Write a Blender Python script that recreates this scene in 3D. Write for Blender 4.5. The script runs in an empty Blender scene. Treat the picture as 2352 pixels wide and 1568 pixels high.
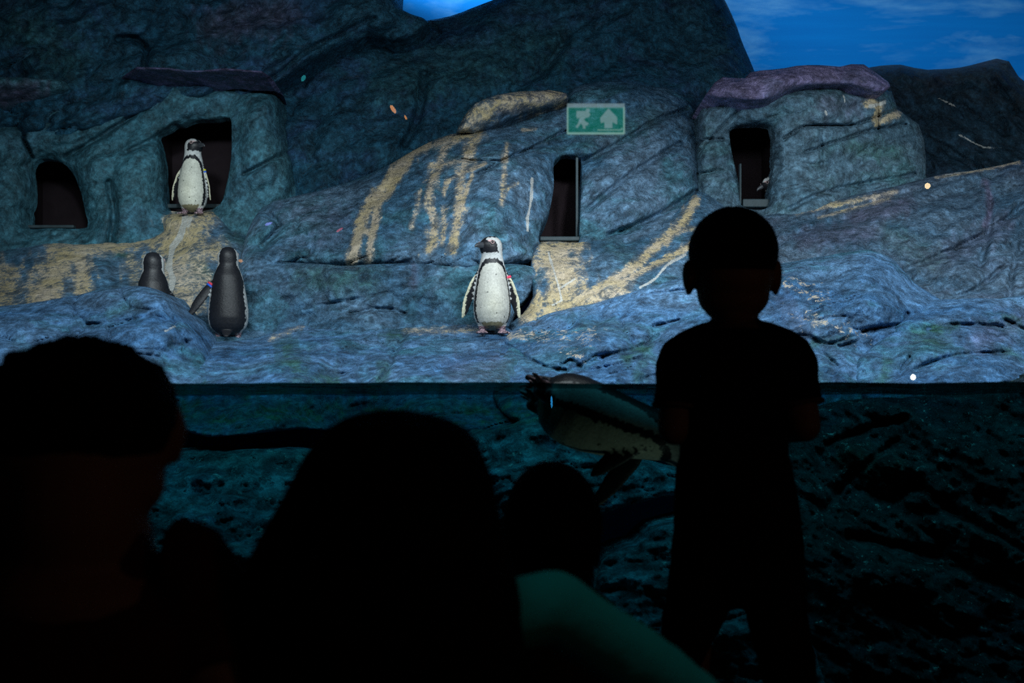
import bpy, math, random
import numpy as np
from mathutils import Vector, Matrix, kdtree
random.seed(3)
C = bpy.context.scene.collection
F = 2839.0          # focal length in pixels of a 2352 wide frame
CZ = 0.88           # eye height
VH = 950.0          # row of the horizon
GY = 3.40           # glass pane, room side
WZ = CZ + (VH-880)/F*(GY+0.06)   # height of the pool water

def P(u, v, Y):
    return Vector(((u-1176)/F*Y, Y, CZ+(VH-v)/F*Y))

# ------------------------------------------------------------------ camera
cam = bpy.data.cameras.new('camera'); camo = bpy.data.objects.new('camera', cam); C.objects.link(camo)
camo.location = (0, 0, CZ); camo.rotation_euler = (math.pi/2, 0, 0)
cam.sensor_width = 36; cam.lens = 36*F/2352; cam.shift_y = (VH-784)/2352
cam.clip_start = 0.05; cam.clip_end = 100
cam.dof.use_dof = True; cam.dof.focus_distance = 7.0; cam.dof.aperture_fstop = 43.45/11.5
bpy.context.scene.camera = camo

# ------------------------------------------------------------------ world and lights
W = bpy.data.worlds.new('world'); bpy.context.scene.world = W; W.use_nodes = True
W.node_tree.nodes['Background'].inputs[0].default_value = (0.02, 0.03, 0.05, 1)
W.node_tree.nodes['Background'].inputs[1].default_value = 0.02
vs = bpy.context.scene.view_settings
vs.view_transform = 'Standard'; vs.look = 'None'; vs.exposure = 0.0; vs.gamma = 1.0; vs.use_curve_mapping = False
bpy.context.scene.cycles.use_denoising = False; bpy.context.scene.cycles.sample_clamp_indirect = 3.0

def area(name, loc, target, sx, sy, power, col, spread=180):
    l = bpy.data.lights.new(name, 'AREA'); l.shape = 'RECTANGLE'; l.size = sx; l.size_y = sy
    l.energy = power; l.color = col; l.spread = math.radians(spread)
    o = bpy.data.objects.new(name, l); C.objects.link(o); o.location = loc
    o.rotation_euler = (Vector(target)-Vector(loc)).to_track_quat('-Z', 'Y').to_euler()
    return o
def spot(name, loc, target, power, col, angle, blend=0.6, r=0.12):
    l = bpy.data.lights.new(name, 'SPOT'); l.energy = power; l.color = col
    l.spot_size = math.radians(angle); l.spot_blend = blend; l.shadow_soft_size = r
    o = bpy.data.objects.new(name, l); C.objects.link(o); o.location = loc
    o.rotation_euler = (Vector(target)-Vector(loc)).to_track_quat('-Z', 'Y').to_euler()
    return o
area('pool_light_bank', (0.6, 4.0, 2.95), (0.6, 6.9, 1.2), 6.4, 0.4, 142, (0.84, 0.95, 1.0), 150)
spot('pool_spot_middle', (0.9, 3.9, 2.9), (0.5, 7.4, 1.85), 440, (0.94, 0.98, 1.0), 40, 0.9)
spot('pool_spot_nest', (-1.6, 4.2, 2.9), (-2.2, 8.0, 2.1), 270, (0.85, 0.98, 1.0), 36, 1.0)
spot('pool_spot_slope', (2.4, 4.0, 2.9), (2.7, 7.8, 2.0), 390, (0.86, 0.95, 1.0), 46, 1.0)
spot('sleeve_fill', (0.42, 0.85, 3.35), (0.17, 1.68, 0.60), 9, (0.15, 1.0, 1.0), 8.5, 0.5, 0.03)  # added teal spot without a fixture, narrowed to the stretched sleeve
spot('swimmer_fill', (0.95, 3.72, -0.05), (0.36, 3.86, 0.85), 2.0, (1.0, 0.95, 0.75), 60, 0.8, 0.04)  # added fill below view, brightens the floating penguin's belly
area('sky_wall_light', (2.5, 10.2, 5.0), (3.0, 11.5, 4.2), 9, 0.3, 60, (0.85, 0.95, 1.0), 140)
area('hall_fill', (3.6, -1.2, 2.2), (0, 1.5, 0.8), 0.5, 0.5, 1.2, (1.0, 0.42, 0.25), 160)  # added weak warm fill for the viewers' backs, source unseen

# ------------------------------------------------------------------ helpers
def link(o, parent=None):
    C.objects.link(o)
    if parent: o.parent = parent
    return o
def tag(o, label=None, cat=None, group=None, kind=None):
    if label: o['label'] = label
    if cat: o['category'] = cat
    if group: o['group'] = group
    if kind: o['kind'] = kind
    return o
def mesh(name, V, Fs, m=None, parent=None, origin=(0,0,0), smooth=True, attrs=None, cols=None):
    V = np.asarray(V, dtype=np.float32) - np.asarray(origin, dtype=np.float32)
    me = bpy.data.meshes.new(name)
    if isinstance(Fs, np.ndarray):
        n, k = Fs.shape
        me.vertices.add(len(V)); me.vertices.foreach_set('co', V.ravel())
        me.loops.add(n*k); me.loops.foreach_set('vertex_index', Fs.astype(np.int32).ravel())
        me.polygons.add(n); me.polygons.foreach_set('loop_start', np.arange(0, n*k, k, dtype=np.int32))
        me.update(calc_edges=True)
    else:
        me.from_pydata([tuple(map(float, v)) for v in V], [], [tuple(map(int, f)) for f in Fs]); me.update()
    me.validate()
    if smooth:
        me.polygons.foreach_set('use_smooth', np.ones(len(me.polygons), dtype=bool))
    for k, a in (attrs or {}).items():
        at = me.attributes.new(k, 'FLOAT', 'POINT'); at.data.foreach_set('value', np.asarray(a, dtype=np.float32))
    if cols is not None:
        at = me.color_attributes.new('paint', 'FLOAT_COLOR', 'POINT')
        at.data.foreach_set('color', np.asarray(cols, dtype=np.float32).ravel())
    o = bpy.data.objects.new(name, me); o.location = origin
    if m: me.materials.append(m)
    return link(o, parent)
def empty(name, loc=(0,0,0)):
    o = bpy.data.objects.new(name, None); o.location = loc; o.empty_display_size = 0.1
    return link(o)
def box_vf(a, b):
    x0,y0,z0 = a; x1,y1,z1 = b
    V = [(x0,y0,z0),(x1,y0,z0),(x1,y1,z0),(x0,y1,z0),(x0,y0,z1),(x1,y0,z1),(x1,y1,z1),(x0,y1,z1)]
    return V, [(0,3,2,1),(4,5,6,7),(0,1,5,4),(1,2,6,5),(2,3,7,6),(3,0,4,7)]
def box(name, a, b, m, parent=None, bevel=0.0):
    V, Fc = box_vf(a, b)
    ctr = [(a[i]+b[i])/2 for i in range(3)]
    if parent: ctr = (0,0,0)
    o = mesh(name, V, Fc, m, parent, ctr, smooth=False)
    if bevel:
        md = o.modifiers.new('bevel', 'BEVEL'); md.width = bevel; md.segments = 2
    return o

# ------------------------------------------------------------------ numpy noise
_rng = np.random.RandomState(11)
_perm = np.concatenate([_rng.permutation(256)]*3)
_ang = _rng.rand(256)*2*np.pi
def gnoise(x, y, seed=0):
    x = np.asarray(x, dtype=np.float64)+seed*17.31; y = np.asarray(y, dtype=np.float64)+seed*5.77
    xi = np.floor(x).astype(int); yi = np.floor(y).astype(int); xf = x-xi; yf = y-yi
    def g(ix, iy, dx, dy):
        a = _ang[_perm[_perm[ix & 255]+(iy & 255)]]
        return np.cos(a)*dx+np.sin(a)*dy
    s = xf*xf*xf*(xf*(xf*6-15)+10); t = yf*yf*yf*(yf*(yf*6-15)+10)
    a = g(xi, yi, xf, yf)*(1-s)+g(xi+1, yi, xf-1, yf)*s
    b = g(xi, yi+1, xf, yf-1)*(1-s)+g(xi+1, yi+1, xf-1, yf-1)*s
    return (a*(1-t)+b*t)*1.5
def fbm(x, y, octv=4, seed=0, gain=0.5):
    r = 0; a = 1; f = 1
    for i in range(octv):
        r = r+a*gnoise(x*f, y*f, seed+i*3); a *= gain; f *= 2.03
    return r

# ------------------------------------------------------------------ materials
def newmat(name):
    m = bpy.data.materials.new(name); m.use_nodes = True
    nt = m.node_tree; nt.nodes.clear()
    return m, nt
def N(nt, t, **kw):
    n = nt.nodes.new(t)
    for k, v in kw.items():
        if k.startswith('i_'):
            key = k[2:].replace('_', ' '); n.inputs[key].default_value = v
        else: setattr(n, k, v)
    return n
def ramp(nt, src, stops):
    r = N(nt, 'ShaderNodeValToRGB'); e = r.color_ramp.elements
    while len(e) < len(stops): e.new(0.5)
    for el, (p, c) in zip(e, stops):
        el.position = p; el.color = (c, c, c, 1) if isinstance(c, (int, float)) else (*c, 1)
    nt.links.new(src, r.inputs[0]); return r.outputs[0]
def mixc(nt, fac, a, b, mode='MIX'):
    n = N(nt, 'ShaderNodeMix', data_type='RGBA', blend_type=mode)
    for s, v in ((n.inputs[0], fac), (n.inputs[6], a), (n.inputs[7], b)):
        if isinstance(v, bpy.types.NodeSocket): nt.links.new(v, s)
        elif isinstance(v, (int, float)): s.default_value = v if s.type == 'VALUE' else (v, v, v, 1)
        else: s.default_value = (*v, 1)
    return n.outputs[2]
def mth(nt, op, a, b=0.0, clamp=False):
    n = N(nt, 'ShaderNodeMath', operation=op, use_clamp=clamp)
    for i, v in enumerate((a, b)):
        if isinstance(v, bpy.types.NodeSocket): nt.links.new(v, n.inputs[i])
        else: n.inputs[i].default_value = v
    return n.outputs[0]
def noise(nt, co, scale, detail=4, rough=0.6, dist=0.0):
    n = N(nt, 'ShaderNodeTexNoise'); n.inputs['Scale'].default_value = scale
    n.inputs['Detail'].default_value = detail; n.inputs['Roughness'].default_value = rough
    n.inputs['Distortion'].default_value = dist; nt.links.new(co, n.inputs['Vector']); return n.outputs[0]
def plain(name, col, rough=0.7, spec=0.3, metal=0.0, bump=None, var=0.0, vscale=8, sheen=0.0):
    m, nt = newmat(name)
    b = N(nt, 'ShaderNodeBsdfPrincipled'); o = N(nt, 'ShaderNodeOutputMaterial')
    b.inputs['Base Color'].default_value = (*col, 1); b.inputs['Roughness'].default_value = rough
    b.inputs['Specular IOR Level'].default_value = spec; b.inputs['Metallic'].default_value = metal
    if sheen: b.inputs['Sheen Weight'].default_value = sheen
    co = N(nt, 'ShaderNodeTexCoord').outputs['Object']
    if var:
        f = noise(nt, co, vscale, 5)
        nt.links.new(mixc(nt, f, [c*(1-var) for c in col], [min(1, c*(1+var)) for c in col]), b.inputs['Base Color'])
    if bump:
        bp = N(nt, 'ShaderNodeBump'); bp.inputs['Strength'].default_value = bump[1]; bp.inputs['Distance'].default_value = bump[2] if len(bump) > 2 else 0.01
        nt.links.new(noise(nt, co, bump[0], 5), bp.inputs['Height']); nt.links.new(bp.outputs[0], b.inputs['Normal'])
    nt.links.new(b.outputs[0], o.inputs[0]); return m
def emit(name, col, s):
    m, nt = newmat(name); e = N(nt, 'ShaderNodeEmission'); o = N(nt, 'ShaderNodeOutputMaterial')
    e.inputs[0].default_value = (*col, 1); e.inputs[1].default_value = s; nt.links.new(e.outputs[0], o.inputs[0]); return m

def rockmat(name, a, b, c, speck=(0.5,0.6,0.62), speck_amt=0.35, rough=0.45, bump=1.0, ang=30, spec=0.36, guano=(0.62,0.50,0.27), var=1.0, sp_scale=42):
    """a, b, c: three paint colours sponged over the cast rock; masks come from attributes painted on the surface"""
    m, nt = newmat(name)
    bs = N(nt, 'ShaderNodeBsdfPrincipled'); out = N(nt, 'ShaderNodeOutputMaterial')
    co = N(nt, 'ShaderNodeTexCoord').outputs['Object']
    mp = N(nt, 'ShaderNodeMapping'); mp.inputs['Rotation'].default_value = (0, math.radians(ang), 0); mp.inputs['Scale'].default_value = (0.85, 0.9, 1.2)
    nt.links.new(co, mp.inputs[0]); st = mp.outputs[0]
    n1 = noise(nt, st, 1.5, 5, 0.6, 0.6); n2 = noise(nt, st, 2.6, 6, 0.62, 0.8)
    n3 = noise(nt, co, 9.0, 7, 0.72, 0.0); n4 = noise(nt, co, sp_scale, 5, 0.8); n6 = noise(nt, co, sp_scale*0.45, 6, 0.75, 0.0); n5 = noise(nt, st, 6.5, 8, 0.7, 0.0)
    base = mixc(nt, ramp(nt, n1, [(0.38, 0.0), (0.62, 1.0)]), a, b)
    base = mixc(nt, ramp(nt, n2, [(0.50, 0.0), (0.66, 0.8)]), base, c)
    def att(nm):
        at = N(nt, 'ShaderNodeAttribute', attribute_name=nm); return at.outputs['Fac']
    base = mixc(nt, mth(nt, 'MULTIPLY', att('purple'), ramp(nt, n3, [(0.3, 0.45), (0.6, 1.0)])), base, (0.125, 0.115, 0.20))
    base = mixc(nt, mth(nt, 'MULTIPLY', att('moss'), ramp(nt, n3, [(0.38, 0.2), (0.58, 1.0)])), base, (0.03, 0.11, 0.075))
    # uneven paint and fine grain
    lo = 1-0.55*var; hi = 1+0.45*var
    base = mixc(nt, 1.0, base, ramp(nt, n3, [(0.30, lo*0.5), (0.72, hi*0.5)]), 'MULTIPLY')
    base = mixc(nt, 1.0, base, ramp(nt, n5, [(0.33, 1.0), (0.48, 1.75), (0.68, 2.15)]), 'MULTIPLY')
    base = mixc(nt, 1.0, base, ramp(nt, n6, [(0.37, 0.50), (0.5, 1.02), (0.64, 1.85)]), 'MULTIPLY')
    base = mixc(nt, ramp(nt, n4, [(0.60, 0.0), (0.72, speck_amt)]), base, speck)
    base = mixc(nt, ramp(nt, n4, [(0.30, 0.55), (0.42, 0.0)]), base, (0.012, 0.03, 0.045))
    g = att('guano'); edge = mth(nt, 'ADD', mth(nt, 'MULTIPLY', g, 0.80), mth(nt, 'MULTIPLY', mth(nt, 'SUBTRACT', n3, 0.5), 1.3))
    edge = mth(nt, 'ADD', edge, mth(nt, 'MULTIPLY', mth(nt, 'SUBTRACT', n6, 0.5), 2.6))
    edge = mth(nt, 'ADD', edge, mth(nt, 'MULTIPLY', mth(nt, 'SUBTRACT', n4, 0.5), 2.0))
    edge = mth(nt, 'MULTIPLY', edge, mth(nt, 'MULTIPLY', g, 7.0, clamp=True))
    gm = ramp(nt, edge, [(0.36, 0.0), (0.50, 0.55), (0.72, 0.92)])
    gm = mth(nt, 'MAXIMUM', gm, mth(nt, 'MULTIPLY', g, ramp(nt, n3, [(0.34, 0.12), (0.66, 0.62)])))
    gcol = mixc(nt, ramp(nt, n2, [(0.4, 0.0), (0.6, 1.0)]), guano, (0.74, 0.62, 0.48)); gcol = mixc(nt, ramp(nt, n4, [(0.35, 0.5), (0.55, 0.0)]), gcol, (0.22, 0.19, 0.14))
    base = mixc(nt, gm, base, gcol)
    wv = mth(nt, 'ADD', mth(nt, 'MULTIPLY', att('white'), 1.3), mth(nt, 'MULTIPLY', mth(nt, 'SUBTRACT', n4, 0.5), 1.2))
    base = mixc(nt, ramp(nt, wv, [(0.42, 0.0), (0.6, 0.8)]), base, (0.62, 0.64, 0.62))
    sp = mth(nt, 'MULTIPLY', mth(nt, 'MINIMUM', mth(nt, 'MULTIPLY', att('fleck'), 3.0), 1.0), mth(nt, 'ADD', mth(nt, 'MULTIPLY', att('fleck'), 0.66), mth(nt, 'MULTIPLY', mth(nt, 'SUBTRACT', noise(nt, co, 22, 6, 0.8, 0.3), 0.5), 3.0)))
    base = mixc(nt, ramp(nt, sp, [(0.66, 0.0), (0.74, 0.9)]), base, (0.72, 0.62, 0.50))
    nt.links.new(base, bs.inputs['Base Color'])
    nt.links.new(ramp(nt, n3, [(0.3, rough-0.12), (0.7, rough+0.2)]), bs.inputs['Roughness'])
    bs.inputs['Specular IOR Level'].default_value = spec
    h = mth(nt, 'ADD', mth(nt, 'MULTIPLY', n5, 1.0), mth(nt, 'ADD', mth(nt, 'MULTIPLY', n3, 0.8), mth(nt, 'ADD', mth(nt, 'MULTIPLY', n4, 0.30), mth(nt, 'MULTIPLY', n6, 0.5))))
    bp = N(nt, 'ShaderNodeBump'); bp.inputs['Strength'].default_value = 0.9; bp.inputs['Distance'].default_value = 0.035*bump
    nt.links.new(h, bp.inputs['Height']); nt.links.new(bp.outputs[0], bs.inputs['Normal'])
    nt.links.new(bs.outputs[0], out.inputs[0]); return m

# ------------------------------------------------------------------ rock masses
def catmull(pts, step=18, closed=True):
    p = np.array(pts, dtype=float); n = len(p); out = []
    rng = range(n) if closed else range(n-1)
    for i in rng:
        if closed: a, b, c, d = p[(i-1) % n], p[i], p[(i+1) % n], p[(i+2) % n]
        else: a, b, c, d = p[max(i-1,0)], p[i], p[i+1], p[min(i+2,n-1)]
        k = max(1, int(np.hypot(*(c-b))/step))
        # centripetal-ish: damp tangents so long neighbours do not overshoot
        l = np.hypot(*(c-b)); m1 = (c-a)*0.5; m2 = (d-b)*0.5
        m1 *= min(1, l/(np.hypot(*m1)+1e-6)); m2 *= min(1, l/(np.hypot(*m2)+1e-6))
        for j in range(k):
            t = j/k
            out.append((2*t**3-3*t**2+1)*b+(t**3-2*t**2+t)*m1+(-2*t**3+3*t**2)*c+(t**3-t**2)*m2)
    if not closed: out.append(p[-1])
    return np.array(out)
def inside(poly, x, y):
    r = np.zeros(x.shape, dtype=bool); n = len(poly)
    for i in range(n):
        x0, y0 = poly[i]; x1, y1 = poly[(i+1) % n]
        if y0 == y1: continue
        r ^= ((y0 > y) != (y1 > y)) & (x < (x1-x0)*(y-y0)/(y1-y0)+x0)
    return r
def segdist(poly, x, y, closed=True, near=False):
    best = np.full(x.shape, 1e9); bx = np.zeros(x.shape); by = np.zeros(x.shape); n = len(poly)
    for i in range(n if closed else n-1):
        ax, ay = poly[i]; cx, cy = poly[(i+1) % n]; dx, dy = cx-ax, cy-ay
        t = np.clip(((x-ax)*dx+(y-ay)*dy)/(dx*dx+dy*dy+1e-9), 0, 1)
        px = ax+t*dx; py = ay+t*dy; d = (x-px)**2+(y-py)**2
        k = d < best
        best = np.where(k, d, best)
        if near: bx = np.where(k, px, bx); by = np.where(k, py, by)
    best = np.sqrt(best)
    return (best, bx, by) if near else best
def rbf(ctrl):
    c = np.array(ctrl, dtype=float); n = len(c); xy = c[:, :2]/500.0
    r = np.sqrt(((xy[:, None]-xy[None])**2).sum(-1)+0.04)
    A = np.zeros((n+3, n+3)); A[:n, :n] = r; A[:n, n] = 1; A[:n, n+1:] = xy; A[n, :n] = 1; A[n+1:, :n] = xy.T
    A[:n, :n] += np.eye(n)*1e-3
    s = np.linalg.lstsq(A, np.concatenate([c[:, 2], [0, 0, 0]]), rcond=None)[0]
    def f(u, v):
        u = np.asarray(u, dtype=float)/500; v = np.asarray(v, dtype=float)/500; o = s[n]+s[n+1]*u+s[n+2]*v
        for i in range(n): o = o+s[i]*np.sqrt((u-xy[i, 0])**2+(v-xy[i, 1])**2+0.04)
        return o
    return f
ATTRS = ('guano', 'white', 'purple', 'moss', 'fleck')
ROCKS = {}; RIM = {}
def rock(name, label, poly, ctrl, m, edge=60, bulge=0.18, step=4, amp=(0.05, 0.035, 0.012), ang=28, seed=1, holes=(), recess=(0.12, 40),
         cracks=(), lumps=(), stains=(), thick=0.7, parent=None, cat='rock', wig=3.0, key=None, side=0, kind=None, gw=0.05, ck=1.15):
    """One cast rock: a closed outline on the wall of the pool, a relief in front of it, walls running back from its rim."""
    pl = catmull(poly, 22)
    s = np.arange(len(pl)); pl = pl+wig*np.stack([gnoise(s*0.45, s*0+seed, seed), gnoise(s*0.45, s*0+seed+9.3, seed+2)], 1)
    hp = [catmull(h, 14) for h in holes]
    u0, v0 = pl.min(0)-2*step; u1, v1 = pl.max(0)+2*step
    us = np.arange(u0, u1+step, step); vs_ = np.arange(v0, v1+step, step)
    U, Vv = np.meshgrid(us, vs_); ins = inside(pl, U, Vv); inh = np.zeros_like(ins)
    for h in hp: inh |= inside(h, U, Vv)
    ok = ins & ~inh
    # cells with at least one corner on the rock
    c = ok[:-1, :-1] | ok[1:, :-1] | ok[:-1, 1:] | ok[1:, 1:]
    used = np.zeros_like(ok)
    used[:-1, :-1] |= c; used[1:, :-1] |= c; used[:-1, 1:] |= c; used[1:, 1:] |= c
    iu = np.where(used); u = U[iu].copy(); v = Vv[iu].copy(); okv = ok[iu]; inhv = inh[iu]
    d, bx, by = segdist(pl, u, v, near=True)
    out_ = ~okv & ~inhv
    u[out_] = bx[out_]; v[out_] = by[out_]; d[out_] = 0
    dh = np.full(u.shape, 1e9)
    for h in hp:
        e, hx, hy = segdist(h, u, v, near=True)
        k = inhv & inside(h, u, v); u[k] = hx[k]; v[k] = hy[k]; e[k] = 0
        dh = np.minimum(dh, e)
    dep = rbf(ctrl); Y = dep(u, v)
    prof = lambda t: np.sqrt(np.clip(1-(1-np.clip(t, 0, 1))**2, 0, 1))
    wob = 1+0.45*gnoise(u/70, v/70, seed+4)
    Y = Y+bulge*(1-prof(d/(edge*wob)))
    if hp: Y = Y+recess[0]*np.exp(-dh/(recess[1]*wob))
    xm = (u-1176)/F*7.5; zm = (VH-v)/F*7.5
    ca, sa = math.cos(math.radians(ang)), math.sin(math.radians(ang))
    a = xm*ca+zm*sa; b = -xm*sa+zm*ca
    wx = 0.35*gnoise(a*1.3, b*1.3, seed+8)
    Y = Y+amp[0]*fbm(a*0.9+wx, b*2.2+wx, 3, seed)
    g = fbm(a*1.5+wx, b*4.2-wx, 3, seed+20); gate = np.clip(0.15+1.3*gnoise(a*0.9, b*1.1, seed+31), 0, 1)
    Y = Y+amp[1]*(0.9*gate*np.exp(-(g/gw)**2)-1.5*np.abs(g))
    g2 = fbm(a*4.2-wx, b*9.5+wx, 3, seed+25); Y = Y-amp[1]*0.70*np.abs(g2)
    Y = Y+amp[2]*fbm(a*9, b*10.5, 4, seed+40, 0.6)
    for (pts, w, dp) in cracks:
        q = catmull(pts, 14, closed=False); q = q+2.0*np.stack([gnoise(np.arange(len(q))*0.7, q[:, 0]*0+seed), gnoise(np.arange(len(q))*0.7, q[:, 0]*0+seed+5)], 1)
        near = (u > q[:, 0].min()-5*w) & (u < q[:, 0].max()+5*w) & (v > q[:, 1].min()-5*w) & (v < q[:, 1].max()+5*w)
        if near.any():
            e = segdist(q, u[near], v[near], closed=False); Y[near] += ck*dp*np.exp(-(e/(0.85*w))**2)
    for (lu, lv, ru, rv, dp) in lumps:     # positive: towards the viewer
        e = np.sqrt(((u-lu)/ru)**2+((v-lv)/rv)**2); Y = Y-dp*np.clip(1-e*e, 0, 1)**1.2
    at = {k: np.zeros(len(u)) for k in ATTRS}
    for (k, pts, w, strength) in stains:
        q = catmull(pts, 14, closed=False) if len(pts) > 1 else np.array([pts[0], (pts[0][0]+1, pts[0][1])], dtype=float)
        e = segdist(q, u, v, closed=False); e = e*(1+0.6*gnoise(u/16, v/28, seed+3))
        at[k] = np.maximum(at[k], strength*np.clip(1.3*(1-e/w), 0, 1))
    idx = -np.ones(U.shape, dtype=int); idx[iu] = np.arange(len(u))
    cy, cx = np.where(c)
    Q = np.stack([idx[cy, cx], idx[cy+1, cx], idx[cy+1, cx+1], idx[cy, cx+1]], 1)
    X = (u-1176)/F*Y; Z = CZ+(VH-v)/F*Y
    V3 = np.stack([X, Y, Z], 1)
    # walls that run back from the rim
    ed = np.concatenate([Q[:, [0, 1]], Q[:, [1, 2]], Q[:, [2, 3]], Q[:, [3, 0]]]); lo = np.sort(ed, 1)
    _, inv, cnt = np.unique(lo[:, 0]*len(u)+lo[:, 1], return_inverse=True, return_counts=True)
    bd = ed[cnt[inv] == 1]; bv = np.unique(bd); mp = -np.ones(len(u), dtype=int)
    rimY = float(Y[dh < 0.5].max()) if hp else 0.0
    layers = [(0.35, 0.02), (1.0, 0.0)]; cur = bv.copy(); Vall = [V3]; Qs = [Q]; base = len(u); amap = [np.arange(len(u))]
    prev = np.arange(len(u))
    for (t, _) in layers:
        nv = V3[bv].copy(); hb_ = dh[bv] < 0.5
        nv[:, 1] += np.where(hb_, t*np.maximum(0.09, rimY+0.05-V3[bv, 1]), thick*t); nv[:, 0] += side*thick*t
        nv += np.where(hb_, 0, 1)[:, None]*0.03*thick*t*np.stack([gnoise(nv[:, 2]*6, nv[:, 0]*6+t), 0*nv[:, 0], gnoise(nv[:, 0]*6, nv[:, 2]*6+t)], 1)
        mp2 = -np.ones(len(u), dtype=int); mp2[bv] = base+np.arange(len(bv)); base += len(bv)
        Vall.append(nv); amap.append(bv)
        Qs.append(np.stack([prev[bd[:, 1]], prev[bd[:, 0]], mp2[bd[:, 0]], mp2[bd[:, 1]]], 1)); prev = mp2
    V3 = np.concatenate(Vall); Q = np.concatenate(Qs); am = np.concatenate(amap)
    org = (float(V3[:, 0].mean()), float(V3[:, 1].mean()), float(V3[:, 2].min()))
    if parent is not None: org = (0, 0, 0)
    o = mesh(name, V3, Q, m, parent, org, attrs={k: a_[am] for k, a_ in at.items()})
    if parent is not None: o.location = -parent.location
    if label: tag(o, label, cat if parent is None else None, kind=kind)
    def depth_at(uu, vv):
        return float(Y[np.argmin((u-uu)**2+(v-vv)**2)])
    if key: ROCKS[key] = depth_at
    RIM[key] = rimY
    return o

# ------------------------------------------------------------------ setting
M = {}
M['black'] = plain('hall_black', (0.012, 0.011, 0.011), 0.8, 0.2, bump=(30, 0.2, 0.004))
M['carpet'] = plain('hall_carpet', (0.02, 0.017, 0.017), 0.95, 0.1, bump=(160, 0.5, 0.004))
M['poolwall'] = plain('pool_wall', (0.02, 0.045, 0.06), 0.8, 0.2, bump=(6, 0.4, 0.03))
def struct(o):
    o['kind'] = 'structure'; return o
struct(box('floor', (-4, -2.2, -0.12), (4, GY+0.1, 0), M['carpet']))
struct(box('ceiling', (-4, -2.2, 3.6), (4, GY, 3.72), M['black']))
struct(box('wall_rear', (-4, -2.3, 0), (4, -2.2, 3.6), M['black']))
struct(box('wall_left', (-4.1, -2.2, 0), (-4, GY, 3.6), M['black']))
struct(box('wall_right', (4, -2.2, 0), (4.1, GY, 3.6), M['black']))
struct(box('wall_front', (-4, GY, 2.42), (4, GY+0.12, 5.6), M['black']))
struct(box('trim_1', (-4, GY-0.05, 0.0), (4, GY+0.05, 0.05), M['black'], bevel=0.008))
# the mural behind the pool
m, nt = newmat('sky_mural')
bs = N(nt, 'ShaderNodeBsdfPrincipled'); out = N(nt, 'ShaderNodeOutputMaterial'); bs.inputs['Roughness'].default_value = 0.85; bs.inputs['Specular IOR Level'].default_value = 0.1
co = N(nt, 'ShaderNodeTexCoord').outputs['Object']; mp = N(nt, 'ShaderNodeMapping'); mp.inputs['Scale'].default_value = (0.55, 1, 2.4); nt.links.new(co, mp.inputs[0])
n1 = noise(nt, mp.outputs[0], 1.1, 5, 0.6, 0.3); n2 = noise(nt, mp.outputs[0], 5.0, 5, 0.6)
mp2 = N(nt, 'ShaderNodeMapping'); mp2.inputs['Scale'].default_value = (0.3, 1, 5.0); nt.links.new(co, mp2.inputs[0]); n3 = noise(nt, mp2.outputs[0], 2.6, 3, 0.5)
cl = mth(nt, 'MULTIPLY', ramp(nt, n1, [(0.50, 0.0), (0.68, 1.0)]), ramp(nt, n2, [(0.35, 0.35), (0.65, 1.0)]))
base = mixc(nt, n3, (0.0, 0.105, 0.40), (0.0, 0.165, 0.54)); base = mixc(nt, mth(nt, 'MULTIPLY', cl, 0.75), base, (0.13, 0.37, 0.66))
nt.links.new(base, bs.inputs['Base Color']); nt.links.new(bs.outputs[0], out.inputs[0]); M['sky'] = m
struct(box('wall_back', (-9, 11.6, -0.7), (9, 11.75, 6.2), M['sky']))
struct(box('wall_pool_left', (-6.3, GY+0.1, -0.7), (-6.15, 11.6, 6.2), M['poolwall']))
struct(box('wall_pool_right', (6.15, GY+0.1, -0.7), (6.3, 11.6, 6.2), M['poolwall']))
struct(box('ceiling_pool', (-6.3, GY+0.1, 6.2), (6.3, 11.75, 6.3), M['poolwall']))
struct(box('floor_pool', (-6.3, GY+0.02, -0.8), (6.3, 11.6, -0.6), M['poolwall']))

# glass pane
m, nt = newmat('window_glass'); out = N(nt, 'ShaderNodeOutputMaterial')
tr = N(nt, 'ShaderNodeBsdfTransparent'); tr.inputs[0].default_value = (0.985, 0.995, 0.995, 1); gl = N(nt, 'ShaderNodeBsdfGlossy'); gl.inputs['Roughness'].default_value = 0.0
fr = N(nt, 'ShaderNodeFresnel'); fr.inputs[0].default_value = 1.49; mx = N(nt, 'ShaderNodeMixShader')
ge = N(nt, 'ShaderNodeNewGeometry'); f_ = mth(nt, 'MULTIPLY', fr.outputs[0], mth(nt, 'SUBTRACT', 1.0, ge.outputs['Backfacing']))
nt.links.new(f_, mx.inputs[0]); nt.links.new(tr.outputs[0], mx.inputs[1]); nt.links.new(gl.outputs[0], mx.inputs[2]); nt.links.new(mx.outputs[0], out.inputs[0]); M['glass'] = m
struct(box('window_1', (-4, GY, 0.0), (4, GY+0.04, 2.42), M['glass']))

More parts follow.
